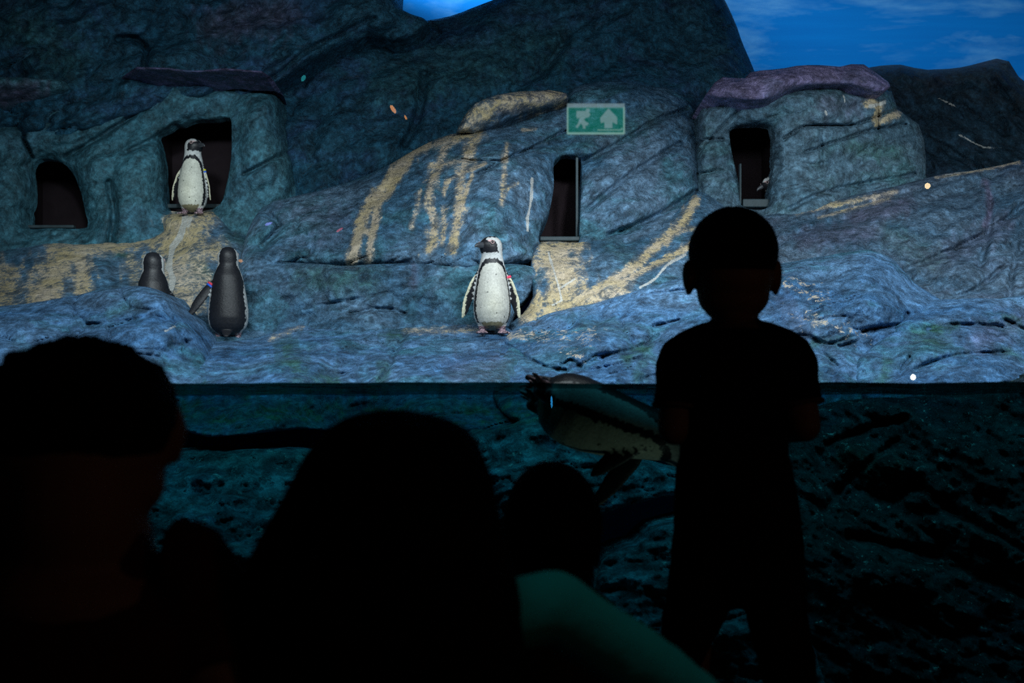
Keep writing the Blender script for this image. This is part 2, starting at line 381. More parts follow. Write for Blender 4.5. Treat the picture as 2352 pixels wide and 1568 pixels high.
# pool water: one closed body, rippled on top
def watermat(name, tint, reflect):
    m, nt = newmat(name); out = N(nt, 'ShaderNodeOutputMaterial')
    tr = N(nt, 'ShaderNodeBsdfTransparent'); tr.inputs[0].default_value = (*tint, 1)
    if reflect:
        gl = N(nt, 'ShaderNodeBsdfGlossy'); gl.inputs['Roughness'].default_value = 0.03; gl.inputs[0].default_value = (0.22, 0.45, 0.45, 1)
        fr = N(nt, 'ShaderNodeFresnel'); fr.inputs[0].default_value = 1.33; mx = N(nt, 'ShaderNodeMixShader')
        bp = N(nt, 'ShaderNodeBump'); bp.inputs['Strength'].default_value = 0.5; bp.inputs['Distance'].default_value = 0.02
        co = N(nt, 'ShaderNodeTexCoord').outputs['Object']; nt.links.new(noise(nt, co, 5, 3, 0.5), bp.inputs['Height'])
        nt.links.new(bp.outputs[0], gl.inputs['Normal']); nt.links.new(bp.outputs[0], fr.inputs['Normal'])
        nt.links.new(fr.outputs[0], mx.inputs[0]); nt.links.new(tr.outputs[0], mx.inputs[1]); nt.links.new(gl.outputs[0], mx.inputs[2]); nt.links.new(mx.outputs[0], out.inputs[0])
    else: nt.links.new(tr.outputs[0], out.inputs[0])
    return m
M['water_top'] = watermat('water_surface', (0.06, 0.27, 0.33), True); M['water_side'] = watermat('water_body', (0.42, 0.75, 0.74), False)
nx, ny = 420, 90
xs = np.linspace(-6.1, 6.1, nx); ys = GY+0.055+(np.linspace(0, 1, ny)**1.6)*3.4
Xg, Yg = np.meshgrid(xs, ys)
Zg = WZ+0.012*gnoise(Xg*0.9, Yg*1.3, 2)+0.006*gnoise(Xg*2.6, Yg*3.5, 5)+0.0015*gnoise(Xg*9, Yg*8, 6)
V = np.stack([Xg.ravel(), Yg.ravel(), Zg.ravel()], 1); ix = np.arange(nx*ny).reshape(ny, nx)
Q = np.stack([ix[:-1, :-1], ix[:-1, 1:], ix[1:, 1:], ix[1:, :-1]], -1).reshape(-1, 4)
rim = np.concatenate([ix[0, :], ix[1:, -1], ix[-1, -2::-1], ix[-2:0:-1, 0]]); nb = len(rim)
low = V[rim].copy(); low[:, 2] = -0.59; V = np.concatenate([V, low]); lo_i = nx*ny+np.arange(nb)
S = np.stack([rim, lo_i, np.roll(lo_i, -1), np.roll(rim, -1)], 1)
wa = mesh('water', V, np.concatenate([Q, S]), M['water_top'], origin=(0, 5.0, -0.59))
wa.data.materials.append(M['water_side'])
mi = np.zeros(len(wa.data.polygons), dtype=np.int32); mi[len(Q):] = 1; wa.data.polygons.foreach_set('material_index', mi)
tag(wa, 'dark teal pool water behind the glass with a rippled surface line', 'water', kind='stuff')

# ------------------------------------------------------------------ rockwork
R = {}
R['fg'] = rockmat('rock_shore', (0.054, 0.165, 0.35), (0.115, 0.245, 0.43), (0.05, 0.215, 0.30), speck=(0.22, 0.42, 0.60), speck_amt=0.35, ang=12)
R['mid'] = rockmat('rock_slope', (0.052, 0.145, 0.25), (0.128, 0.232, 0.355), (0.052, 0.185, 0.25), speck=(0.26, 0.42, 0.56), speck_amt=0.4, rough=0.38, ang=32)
R['bank'] = rockmat('rock_bank', (0.050, 0.115, 0.19), (0.115, 0.185, 0.27), (0.085, 0.125, 0.20), speck=(0.26, 0.38, 0.50), speck_amt=0.4, rough=0.36, ang=32)  # bank's shading put into the colours: darker and greyer than the slope
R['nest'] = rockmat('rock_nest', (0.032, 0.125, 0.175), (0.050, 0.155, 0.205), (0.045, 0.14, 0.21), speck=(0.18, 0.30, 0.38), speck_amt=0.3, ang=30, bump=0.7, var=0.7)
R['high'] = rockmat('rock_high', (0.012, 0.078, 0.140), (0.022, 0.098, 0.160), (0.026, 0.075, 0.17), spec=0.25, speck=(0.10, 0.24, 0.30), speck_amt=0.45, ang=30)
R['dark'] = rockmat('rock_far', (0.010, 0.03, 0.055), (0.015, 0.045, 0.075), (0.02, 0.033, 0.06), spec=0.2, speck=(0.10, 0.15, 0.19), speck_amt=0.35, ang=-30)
R['block'] = rockmat('rock_block', (0.085, 0.175, 0.25), (0.125, 0.215, 0.29), (0.07, 0.19, 0.225), speck=(0.32, 0.42, 0.50), speck_amt=0.35, ang=20, bump=0.8, var=0.7)
R['cap'] = rockmat('rock_cap', (0.23, 0.20, 0.40), (0.30, 0.25, 0.45), (0.14, 0.20, 0.36), speck=(0.60, 0.50, 0.66), speck_amt=0.8, ang=10, bump=1.0, sp_scale=30)
R['shelf'] = rockmat('rock_shelf', (0.085, 0.09, 0.20), (0.12, 0.10, 0.22), (0.05, 0.10, 0.21), speck=(0.16, 0.16, 0.26), speck_amt=0.3, ang=10)
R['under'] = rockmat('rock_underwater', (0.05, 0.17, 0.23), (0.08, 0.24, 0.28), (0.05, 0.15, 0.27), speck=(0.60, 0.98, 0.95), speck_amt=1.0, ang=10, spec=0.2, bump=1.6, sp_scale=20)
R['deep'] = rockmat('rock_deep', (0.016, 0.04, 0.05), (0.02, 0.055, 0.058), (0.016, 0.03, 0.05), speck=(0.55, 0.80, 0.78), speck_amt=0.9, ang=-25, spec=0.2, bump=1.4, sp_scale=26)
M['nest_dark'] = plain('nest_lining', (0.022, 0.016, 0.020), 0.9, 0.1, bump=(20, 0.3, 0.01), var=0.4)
M['sill'] = plain('nest_sill', (0.028, 0.048, 0.058), 0.6, 0.3, bump=(40, 0.4, 0.004), var=0.5, vscale=20)

# far sky-line rocks
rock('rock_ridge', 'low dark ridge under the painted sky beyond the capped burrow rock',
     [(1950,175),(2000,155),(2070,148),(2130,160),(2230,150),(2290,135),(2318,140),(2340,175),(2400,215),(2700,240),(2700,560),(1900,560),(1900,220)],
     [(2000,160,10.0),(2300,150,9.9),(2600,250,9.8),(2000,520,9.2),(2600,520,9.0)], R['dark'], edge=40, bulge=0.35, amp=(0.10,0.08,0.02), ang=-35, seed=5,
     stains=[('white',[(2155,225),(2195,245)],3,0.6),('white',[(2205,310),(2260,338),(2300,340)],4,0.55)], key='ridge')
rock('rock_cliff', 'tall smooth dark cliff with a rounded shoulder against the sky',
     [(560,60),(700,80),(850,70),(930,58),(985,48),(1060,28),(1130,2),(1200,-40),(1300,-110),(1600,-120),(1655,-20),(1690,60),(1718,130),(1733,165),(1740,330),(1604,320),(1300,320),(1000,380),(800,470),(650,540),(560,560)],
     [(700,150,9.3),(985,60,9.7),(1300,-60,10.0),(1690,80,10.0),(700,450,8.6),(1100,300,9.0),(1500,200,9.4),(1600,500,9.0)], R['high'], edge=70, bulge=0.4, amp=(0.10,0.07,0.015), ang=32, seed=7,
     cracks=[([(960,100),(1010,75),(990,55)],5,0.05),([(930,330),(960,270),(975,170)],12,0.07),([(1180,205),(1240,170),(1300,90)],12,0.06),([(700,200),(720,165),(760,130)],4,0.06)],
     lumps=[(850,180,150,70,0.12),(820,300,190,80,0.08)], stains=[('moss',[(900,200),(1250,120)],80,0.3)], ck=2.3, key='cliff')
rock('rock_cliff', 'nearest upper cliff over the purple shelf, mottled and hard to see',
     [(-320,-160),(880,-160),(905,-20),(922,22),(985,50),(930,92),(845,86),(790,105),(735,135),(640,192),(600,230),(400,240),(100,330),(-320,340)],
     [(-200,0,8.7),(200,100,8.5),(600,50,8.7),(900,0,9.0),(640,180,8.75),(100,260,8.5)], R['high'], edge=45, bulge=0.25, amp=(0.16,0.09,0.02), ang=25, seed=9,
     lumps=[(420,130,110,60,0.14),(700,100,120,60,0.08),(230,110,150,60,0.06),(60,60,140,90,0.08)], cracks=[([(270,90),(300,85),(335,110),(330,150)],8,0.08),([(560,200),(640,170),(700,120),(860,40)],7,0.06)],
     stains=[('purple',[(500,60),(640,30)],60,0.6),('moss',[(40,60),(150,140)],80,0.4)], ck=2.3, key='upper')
# nest block left
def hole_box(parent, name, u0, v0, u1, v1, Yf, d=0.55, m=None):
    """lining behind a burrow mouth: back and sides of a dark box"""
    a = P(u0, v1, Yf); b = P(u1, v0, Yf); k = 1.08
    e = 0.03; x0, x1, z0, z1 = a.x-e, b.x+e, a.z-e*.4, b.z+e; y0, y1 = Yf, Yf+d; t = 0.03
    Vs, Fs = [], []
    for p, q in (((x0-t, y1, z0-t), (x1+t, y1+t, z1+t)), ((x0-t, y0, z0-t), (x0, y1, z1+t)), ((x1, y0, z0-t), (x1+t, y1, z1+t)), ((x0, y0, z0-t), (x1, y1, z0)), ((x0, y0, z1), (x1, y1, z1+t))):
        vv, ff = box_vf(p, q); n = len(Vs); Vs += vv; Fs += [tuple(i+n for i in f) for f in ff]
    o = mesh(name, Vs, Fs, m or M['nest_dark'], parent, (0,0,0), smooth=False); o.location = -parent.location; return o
def bar(parent, name, p, q, w, m):
    lo = [min(p[i], q[i])-w[i]/2 for i in range(3)]; hi = [max(p[i], q[i])+w[i]/2 for i in range(3)]
    V, Fc = box_vf(lo, hi); o = mesh(name, V, Fc, m, parent, (0,0,0), smooth=False); o.location = -parent.location
    md = o.modifiers.new('bevel', 'BEVEL'); md.width = 0.006; md.segments = 2; return o
holeA = [(52,522),(50,480),(58,440),(66,400),(78,372),(105,364),(140,372),(165,395),(185,440),(196,490),(200,522),(120,524)]
holeB = [(378,478),(372,430),(370,380),(366,345),(362,312),(395,288),(440,274),(490,270),(527,268),(532,310),(530,370),(520,425),(505,470),(470,484),(420,486)]
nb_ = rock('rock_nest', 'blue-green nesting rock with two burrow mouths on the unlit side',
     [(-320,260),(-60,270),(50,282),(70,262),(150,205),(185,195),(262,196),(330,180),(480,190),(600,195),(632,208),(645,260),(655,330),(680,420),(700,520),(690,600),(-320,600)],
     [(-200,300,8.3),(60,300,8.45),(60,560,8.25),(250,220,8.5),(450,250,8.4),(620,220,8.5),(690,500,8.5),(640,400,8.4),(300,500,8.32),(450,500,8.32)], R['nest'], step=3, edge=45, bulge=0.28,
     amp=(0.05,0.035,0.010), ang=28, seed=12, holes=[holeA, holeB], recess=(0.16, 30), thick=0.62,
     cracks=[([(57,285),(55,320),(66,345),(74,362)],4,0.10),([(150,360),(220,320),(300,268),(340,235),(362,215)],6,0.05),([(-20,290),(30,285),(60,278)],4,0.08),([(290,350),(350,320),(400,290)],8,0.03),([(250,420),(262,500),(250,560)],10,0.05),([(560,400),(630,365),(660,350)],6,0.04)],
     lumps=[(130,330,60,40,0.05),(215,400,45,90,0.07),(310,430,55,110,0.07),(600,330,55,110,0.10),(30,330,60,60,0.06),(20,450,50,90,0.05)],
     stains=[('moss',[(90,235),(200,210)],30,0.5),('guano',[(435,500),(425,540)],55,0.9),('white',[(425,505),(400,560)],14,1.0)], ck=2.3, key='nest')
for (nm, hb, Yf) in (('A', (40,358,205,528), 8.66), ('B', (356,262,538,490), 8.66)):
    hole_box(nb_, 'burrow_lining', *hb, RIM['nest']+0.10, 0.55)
bar(nb_, 'sill', P(56,521,8.56), P(172,521,8.56), (0.0, 0.05, 0.022), M['sill'])
bar(nb_, 'sill', P(384,474,8.62), P(510,474,8.62), (0.0, 0.05, 0.03), M['sill'])
rock('rock_shelf', 'dull purple overhanging shelf stone on top of the nesting rock',
     [(268,190),(285,172),(315,152),(360,156),(440,160),(520,158),(600,165),(622,178),(628,205),(632,222),(590,218),(520,214),(460,217),(400,208),(340,196)],
     [(280,185,8.44),(450,190,8.40),(620,200,8.44)], R['shelf'], step=3, edge=22, bulge=0.08, amp=(0.04,0.02,0.01), ang=5, seed=14, thick=0.5, key='shelf')
rock('rock_shelf', 'dull mauve bulge of rock above the smaller round burrow',
     [(-320,170),(-60,175),(60,180),(150,185),(165,200),(110,245),(62,276),(0,280),(-320,290)],
     [(-200,220,8.3),(60,220,8.35)], R['nest'], edge=30, bulge=0.2, ang=25, seed=15, thick=0.5, stains=[('purple',[(-30,225),(70,215)],45,0.9)], key='mauve')
# slope under the nest, stained
rock('rock_pedestal', 'guano stained rock slope running down from the upper burrow penguin',
     [(-320,600),(-100,590),(0,575),(100,560),(220,560),(330,548),(375,530),(372,505),(380,494),(430,489),(490,486),(505,500),(530,530),(575,545),(600,580),(640,640),(640,800),(-320,800)],
     [(400,495,8.36),(480,492,8.34),(330,560,8.22),(0,590,8.1),(-250,620,8.0),(540,550,8.15),(440,560,8.05),(450,640,7.55),(150,640,7.6),(-200,700,7.3),(300,700,7.3),(560,650,7.6),(550,760,7.0),(300,780,7.0)], R['mid'],
     step=3, edge=18, bulge=0.10, amp=(0.06,0.03,0.012), ang=15, seed=17, thick=0.5,
     lumps=[(230,620,38,42,0.10),(480,580,60,40,0.06)],
     stains=[('guano',[(410,495),(405,520),(390,550)],69,0.96),('guano',[(470,495),(450,530),(430,560)],46,0.77),('guano',[(120,570),(250,565),(330,550),(390,545)],27,0.87),('guano',[(150,590),(110,650),(90,690)],59,0.91),('guano',[(185,590),(190,660)],34,0.87),
             ('guano',[(-50,620),(20,640),(0,700)],46,0.68),('guano',[(300,600),(320,680)],25,0.57),('guano',[(400,560),(410,640),(420,690)],63,0.77),('guano',[(500,570),(450,600),(430,680)],34,0.72),('guano',[(470,640),(400,690),(440,700)],32,0.68),
             ('white',[(425,498),(418,530),(398,570),(388,610),(396,640),(388,690)],9,1.2),('white',[(432,520),(440,500)],5,0.9),('moss',[(470,630),(450,610)],26,0.8),('moss',[(560,560),(530,540)],25,0.6),('moss',[(270,582),(300,590)],12,0.8)], key='ped')
# centre slope
holeC = [(1237,545),(1244,515),(1262,480),(1272,430),(1271,385),(1274,365),(1290,355),(1318,356),(1334,362),(1336,400),(1334,470),(1332,520),(1330,556),(1280,558),(1238,556)]
cs_ = rock('rock_slope', 'large wet rock slope with yellow guano runs and a tall burrow mouth',
     [(545,640),(560,560),(600,478),(660,455),(800,418),(900,374),(985,326),(1060,303),(1180,285),(1290,235),(1310,205),(1360,190),(1430,188),(1500,200),(1545,205),(1590,245),(1600,300),(1604,420),(1602,560),(1500,620),(1330,600),(1232,570),(1226,600),(1060,620),(900,612),(760,612),(640,608),(590,640)],
     [(600,490,7.75),(800,430,7.95),(985,340,8.25),(1200,290,8.4),(1400,200,8.75),(1580,240,8.85),(1600,450,8.2),(1290,450,7.85),(1400,450,7.95),(600,600,7.35),(900,600,7.25),(1150,590,7.25),(1230,560,7.45),(1350,580,7.6),(1550,580,7.8),(1200,400,7.75),(1000,450,7.65)], R['mid'],
     step=3, edge=34, bulge=0.22, amp=(0.08,0.045,0.014), ang=30, seed=21, holes=[holeC], recess=(0.05, 16), thick=0.6,
     cracks=[([(600,478),(640,520),(600,570)],10,0.05),([(1060,365),(1150,368),(1240,330),(1300,300)],4,0.05),([(1100,400),(1180,355),(1260,330)],4,0.04),([(1010,440),(1090,400),(1140,380)],5,0.03),([(1340,370),(1420,330),(1500,280),(1580,250)],7,0.06),([(1350,480),(1450,400),(1560,330)],8,0.05),([(1400,540),(1500,500),(1600,440)],8,0.06),([(1310,205),(1296,240),(1280,250)],4,0.06)],
     lumps=[(1430,430,80,110,0.07),(1440,230,110,40,0.08),(1500,300,70,50,0.06),(1340,345,50,22,0.09),(700,540,110,60,0.08),(880,560,90,50,0.05),(1130,520,90,70,0.08)],
     stains=[('guano',[(985,330),(930,360),(905,410),(865,445),(840,490),(822,540),(808,600)],20,1.1),('guano',[(950,350),(900,430),(870,470),(855,540),(846,600)],13,1.05),('guano',[(905,375),(880,420),(862,455)],8,0.9),('guano',[(1000,330),(1050,315),(1090,312)],14,0.7),
             ('guano',[(1060,315),(1020,340),(1010,380),(990,420),(985,460),(1000,520),(985,575)],16,0.8),('guano',[(990,380),(1060,370),(1090,370)],12,0.6),('guano',[(1100,310),(1085,330),(1070,370),(1055,430),(1055,480),(1045,545),(1040,575)],17,0.78),
             ('guano',[(1085,400),(1070,440),(1062,480)],7,0.9),('guano',[(1115,375),(1060,400),(1025,420),(1020,450)],7,0.8),('guano',[(965,440),(955,490),(945,520)],9,0.55),('guano',[(1020,480),(1020,520),(1015,560)],10,0.6),('guano',[(1165,330),(1160,380),(1155,440),(1152,470)],9,0.65),('guano',[(1190,420),(1165,435),(1155,460)],6,0.6),
             ('white',[(1222,410),(1220,460),(1212,500),(1212,530)],5,0.8),('guano',[(1200,300),(1230,296)],6,0.6),('purple',[(700,480),(760,520)],60,0.4),('moss',[(1350,330),(1500,270)],40,0.4)], ck=2.3, key='slope')
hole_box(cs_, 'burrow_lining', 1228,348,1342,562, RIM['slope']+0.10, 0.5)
bar(cs_, 'sill', P(1240,549,7.86), P(1332,549,7.86), (0.0, 0.06, 0.028), M['sill'])
bar(cs_, 'frame_post', P(1325,362,7.98), P(1325,545,7.98), (0.018, 0.04, 0.0), M['sill'])
rock('capstone', 'yellow stained flat stone lying along the crest of the wet slope',
     [(1048,302),(1065,270),(1090,240),(1130,220),(1190,210),(1260,206),(1300,214),(1306,228),(1270,245),(1200,262),(1130,290),(1085,305)],
     [(1070,290,8.15),(1180,240,8.25),(1300,220,8.4)], R['mid'], step=3, edge=26, bulge=0.16, amp=(0.04,0.03,0.012), ang=10, seed=23, thick=0.45,
     stains=[('guano',[(1085,270),(1150,240),(1280,222)],38,0.72),('guano',[(1070,295),(1100,262)],20,0.8),('purple',[(1150,250),(1290,215)],30,0.5)], key='stcap')
rock('rock_slab', 'dark long rock slab behind the penguins at the foot of the slope',
     [(520,660),(560,612),(640,604),(760,608),(900,606),(1050,600),(1150,606),(1226,612),(1228,660),(1180,720),(1140,800),(520,800)],
     [(560,620,7.3),(900,615,7.15),(1220,620,7.15),(560,760,7.0),(900,740,6.95),(1150,740,6.95),(900,790,6.8)], R['mid'], step=3, edge=26, bulge=0.13, amp=(0.07,0.05,0.014), ang=14, seed=27, thick=0.5,
     cracks=[([(700,705),(800,690),(900,670)],6,0.06),([(800,720),(880,708),(930,720)],5,0.07),([(600,650),(680,640)],6,0.05)], lumps=[(850,660,120,45,0.06),(1050,670,100,50,0.06)],
     stains=[('moss',[(700,640),(850,640)],50,0.6),('guano',[(1030,606),(1060,606)],8,0.5),('purple',[(950,600),(950,660)],12,0.5)], ck=0.6, key='slab')
# ramp
rock('rock_ramp', 'pale sandy ramp of stained rock descending from the tall burrow to the shore',
     [(1222,575),(1240,556),(1330,556),(1400,545),(1480,525),(1540,500),(1570,470),(1602,440),(1660,470),(1700,540),(1700,720),(1480,760),(1180,800),(1170,745),(1200,720),(1225,680),(1218,630)],
     [(1250,560,7.55),(1400,550,7.7),(1600,450,8.15),(1680,500,8.1),(1230,640,7.15),(1400,620,7.25),(1560,580,7.5),(1200,740,6.85),(1400,700,6.95),(1650,650,7.2),(1300,780,6.8)], R['mid'], step=3, edge=20, bulge=0.10,
     amp=(0.05,0.03,0.012), ang=32, seed=31, thick=0.5, cracks=[([(1360,590),(1430,560),(1520,520)],6,0.04)], lumps=[(1410,590,50,35,0.06),(1200,650,40,50,0.05)],
     stains=[('guano',[(1255,570),(1330,565)],26,0.95),('guano',[(1270,590),(1300,640),(1290,690)],62,1.0),('guano',[(1240,690),(1210,730)],30,0.95),('guano',[(1300,700),(1380,660),(1460,610),(1500,570),(1560,520),(1598,460)],17,1.0),('guano',[(1250,730),(1350,690),(1430,660)],32,0.8),
             ('guano',[(1420,650),(1520,600),(1590,560)],12,0.9),('guano',[(1560,530),(1590,525)],10,0.6),('white',[(1575,585),(1530,610),(1505,640),(1470,660)],4,0.9),('white',[(1260,580),(1290,690),(1270,700)],4,0.7),('white',[(1290,660),(1320,640)],4,0.7),('moss',[(1400,560),(1450,600)],30,0.4)], key='ramp')
# right burrow block
holeD = [(1702,470),(1698,430),(1690,390),(1680,345),(1676,300),(1690,288),(1720,282),(1755,280),(1778,284),(1780,330),(1776,400),(1770,440),(1768,474),(1735,482)]
rb_ = rock('rock_block', 'square grey-blue burrow rock carrying the purple capstone',
     [(1604,300),(1608,250),(1625,212),(1660,190),(1800,190),(1990,200),(2048,210),(2062,250),(2110,285),(2122,320),(2128,400),(2120,450),(1960,500),(1800,520),(1690,520),(1606,500),(1600,400)],
     [(1620,240,8.35),(1800,210,8.3),(2050,230,8.6),(2120,330,8.8),(2120,430,8.7),(1620,480,8.2),(1800,350,8.2),(1820,490,8.1),(1740,400,8.25),(1950,400,8.4)], R['block'], step=3, edge=34, bulge=0.25, amp=(0.06,0.035,0.010), ang=22, seed=35,
     holes=[holeD], recess=(0.10, 20), thick=0.6,
     cracks=[([(1800,320),(1850,290),(1950,288),(2010,270),(2075,245)],4,0.06),([(1850,350),(1920,325),(2000,300),(2080,285)],4,0.05),([(1885,300),(1888,380)],4,0.02),([(1607,345),(1640,310),(1700,250)],4,0.03),([(1600,330),(1625,320),(1660,320)],5,0.04),([(2016,230),(2018,300)],3,0.04),([(1810,480),(1900,440),(2100,400)],6,0.04),([(1660,390),(1600,400)],4,0.03)],
     lumps=[(1650,430,40,70,0.05),(1870,240,90,40,0.05),(2030,370,90,80,0.07),(1740,262,60,22,0.05)],
     stains=[('guano',[(1990,240),(2020,240),(2010,275)],13,1.0),('white',[(2000,245),(2030,235)],8,0.6),('guano',[(2015,285),(2040,270),(2062,262)],13,1.0),('white',[(1938,220),(1940,234)],3,0.9),('white',[(1896,255),(1898,262)],4,0.9),('moss',[(1960,340),(2050,350)],32,0.6),('purple',[(1900,240),(1960,240)],40,0.5)], ck=2.3, key='block')
hole_box(rb_, 'burrow_lining', 1668,274,1786,520, RIM['block']+0.10, 0.7)
bar(rb_, 'sill', P(1704,468,8.36), P(1768,468,8.36), (0.0, 0.08, 0.055), M['sill'])
bar(rb_, 'frame_post', P(1700,376,8.34), P(1700,470,8.34), (0.014, 0.04, 0.0), M['sill'])
rock('capstone', 'purple speckled capstone with a wavy underside on the square burrow rock',
     [(1620,218),(1640,190),(1660,178),(1710,180),(1725,168),(1775,160),(1830,152),(1880,150),(1930,152),(1958,145),(1985,146),(2010,165),(2042,188),(2045,200),(2030,212),(2005,214),(1975,206),(1955,196),(1900,196),(1850,198),(1800,212),(1760,228),(1700,230),(1650,228)],
     [(1640,210,8.05),(1800,190,8.0),(2030,200,8.25),(1960,170,8.3),(1720,190,8.05)], R['cap'], step=3, edge=24, bulge=0.2, amp=(0.07,0.04,0.012), ang=15, seed=37, thick=0.6,
     lumps=[(1980,185,50,28,0.08),(1840,180,70,24,0.05)], stains=[('purple',[(1650,200),(1990,180)],40,0.5)], key='cap')
# right slope
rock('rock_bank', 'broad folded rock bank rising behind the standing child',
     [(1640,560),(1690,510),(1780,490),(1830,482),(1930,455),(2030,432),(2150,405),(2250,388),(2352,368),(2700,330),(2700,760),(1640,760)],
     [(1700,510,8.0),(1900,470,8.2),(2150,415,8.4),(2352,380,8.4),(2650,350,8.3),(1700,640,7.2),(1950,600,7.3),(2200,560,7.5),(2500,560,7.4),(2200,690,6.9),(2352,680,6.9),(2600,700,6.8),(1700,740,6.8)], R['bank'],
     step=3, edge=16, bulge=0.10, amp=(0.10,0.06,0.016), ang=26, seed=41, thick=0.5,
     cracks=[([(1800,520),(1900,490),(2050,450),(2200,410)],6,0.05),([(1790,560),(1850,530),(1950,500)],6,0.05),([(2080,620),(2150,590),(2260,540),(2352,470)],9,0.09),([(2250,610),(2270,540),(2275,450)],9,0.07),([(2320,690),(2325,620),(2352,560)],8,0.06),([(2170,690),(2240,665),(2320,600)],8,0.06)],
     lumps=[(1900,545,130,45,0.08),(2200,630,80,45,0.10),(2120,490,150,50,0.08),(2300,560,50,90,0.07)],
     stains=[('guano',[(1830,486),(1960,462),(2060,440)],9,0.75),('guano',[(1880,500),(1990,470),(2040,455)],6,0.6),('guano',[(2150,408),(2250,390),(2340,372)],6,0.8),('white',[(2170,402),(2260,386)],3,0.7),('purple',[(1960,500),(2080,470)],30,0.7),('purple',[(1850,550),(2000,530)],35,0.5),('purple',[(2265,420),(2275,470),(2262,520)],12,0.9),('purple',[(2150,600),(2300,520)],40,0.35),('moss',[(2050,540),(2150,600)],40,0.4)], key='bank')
# shore rocks, lit brightest
rock('rock_mound', 'blue shore mound hiding the lower half of a penguin',
     [(-320,715),(-100,712),(0,704),(80,694),(150,682),(220,668),(290,659),(345,659),(375,672),(400,702),(425,730),(450,762),(470,800),(480,870),(470,960),(300,1010),(-320,1010)],
     [(-250,730,6.5),(0,715,6.5),(300,670,6.55),(400,710,6.45),(460,790,6.35),(300,790,6.1),(0,800,6.0),(-250,850,5.8),(300,908,5.7),(0,908,5.65),(470,880,5.9),(100,1000,5.65)], R['fg'], step=3, edge=20, bulge=0.13, amp=(0.07,0.045,0.014), ang=10, seed=45, thick=0.45,
     cracks=[([(200,745),(300,735),(350,725),(380,735)],5,0.05),([(370,690),(400,740),(430,790)],5,0.06),([(60,750),(180,740)],5,0.04)], lumps=[(330,700,70,45,0.06),(120,800,140,50,0.06)],
     stains=[('moss',[(-320,955),(2700,955)],62,1.0),('moss',[(250,720),(320,700)],18,0.5),('white',[(380,760),(400,750)],6,0.5)], ck=0.6, key='mound')
rock('rock_ledge', 'long low blue ledge at the waterline that the penguins stand on',
     [(425,800),(450,776),(520,782),(600,770),(680,748),(740,738),(830,742),(930,745),(1000,742),(1080,742),(1150,748),(1230,748),(1270,770),(1275,985),(1000,995),(700,985),(425,990)],
     [(450,790,6.75),(560,770,6.9),(700,755,6.95),(950,750,6.95),(1200,755,6.85),(450,840,6.2),(700,830,6.15),(950,830,6.15),(1200,830,6.2),(450,908,5.72),(700,908,5.7),(950,908,5.68),(1200,908,5.72),(800,985,5.65)], R['fg'], step=3, edge=14, bulge=0.07, amp=(0.05,0.045,0.014), ang=15, seed=49, thick=0.5,
     cracks=[([(930,770),(905,810),(890,850),(860,885)],7,0.07),([(1110,790),(1060,820),(1000,850)],6,0.05),([(560,830),(640,815)],7,0.04),([(700,850),(790,860)],7,0.04)], lumps=[(1120,850,90,60,0.07),(980,800,60,30,0.04),(650,850,120,50,0.06),(790,790,90,40,0.05)],
     stains=[('moss',[(-320,955),(2700,955)],62,1.0),('moss',[(660,800),(690,860),(760,880)],40,0.8),('moss',[(900,770),(930,765)],22,0.9),('moss',[(885,840),(870,880)],24,0.8),('moss',[(780,757),(800,757)],9,0.9),('guano',[(930,760),(1040,758),(1140,756)],12,0.5),('guano',[(640,745),(700,742),(620,780)],9,0.45),('white',[(640,750),(700,738)],5,0.5),('fleck',[(1080,800),(1120,830)],30,0.3),('purple',[(1050,860),(1150,850)],50,0.4)], key='ledge')
rock('rock_rise', 'blue shore rock with orange flecks climbing towards the standing child',
     [(1148,790),(1170,762),(1215,738),(1250,722),(1330,703),(1400,686),(1470,664),(1530,645),(1600,628),(1700,622),(1800,640),(1830,720),(1830,1000),(1500,1010),(1240,990),(1140,930),(1135,840)],
     [(1180,770,6.6),(1300,715,6.75),(1500,660,6.85),(1750,640,6.85),(1200,840,6.15),(1450,800,6.15),(1750,800,6.1),(1200,908,5.62),(1450,908,5.66),(1750,908,5.66),(1500,1000,5.6)], R['fg'], step=3, edge=18, bulge=0.12, amp=(0.07,0.05,0.014), ang=22, seed=53, thick=0.5,
     cracks=[([(1160,790),(1200,815),(1260,845),(1300,850)],5,0.06),([(1330,845),(1400,815),(1470,800),(1510,770)],7,0.06),([(1280,850),(1310,825),(1350,850),(1480,820)],5,0.05),([(1500,750),(1560,735)],4,0.05),([(1430,690),(1500,675),(1580,665)],5,0.04)], lumps=[(1330,770,150,60,0.08),(1450,850,130,40,0.05),(1580,780,80,50,0.06)],
     stains=[('moss',[(-320,955),(2700,955)],62,1.0),('fleck',[(1190,770),(1330,770),(1370,765)],38,0.8),('fleck',[(1290,800),(1340,820)],30,0.8),('fleck',[(1400,700),(1500,680)],20,0.25),('guano',[(1170,770),(1200,772)],10,0.55),('moss',[(1440,820),(1490,790)],26,0.9),('moss',[(1470,860),(1480,820)],26,0.7),('moss',[(1205,760),(1215,770)],14,0.7),('moss',[(1340,740),(1430,760)],30,0.5)], key='rise')
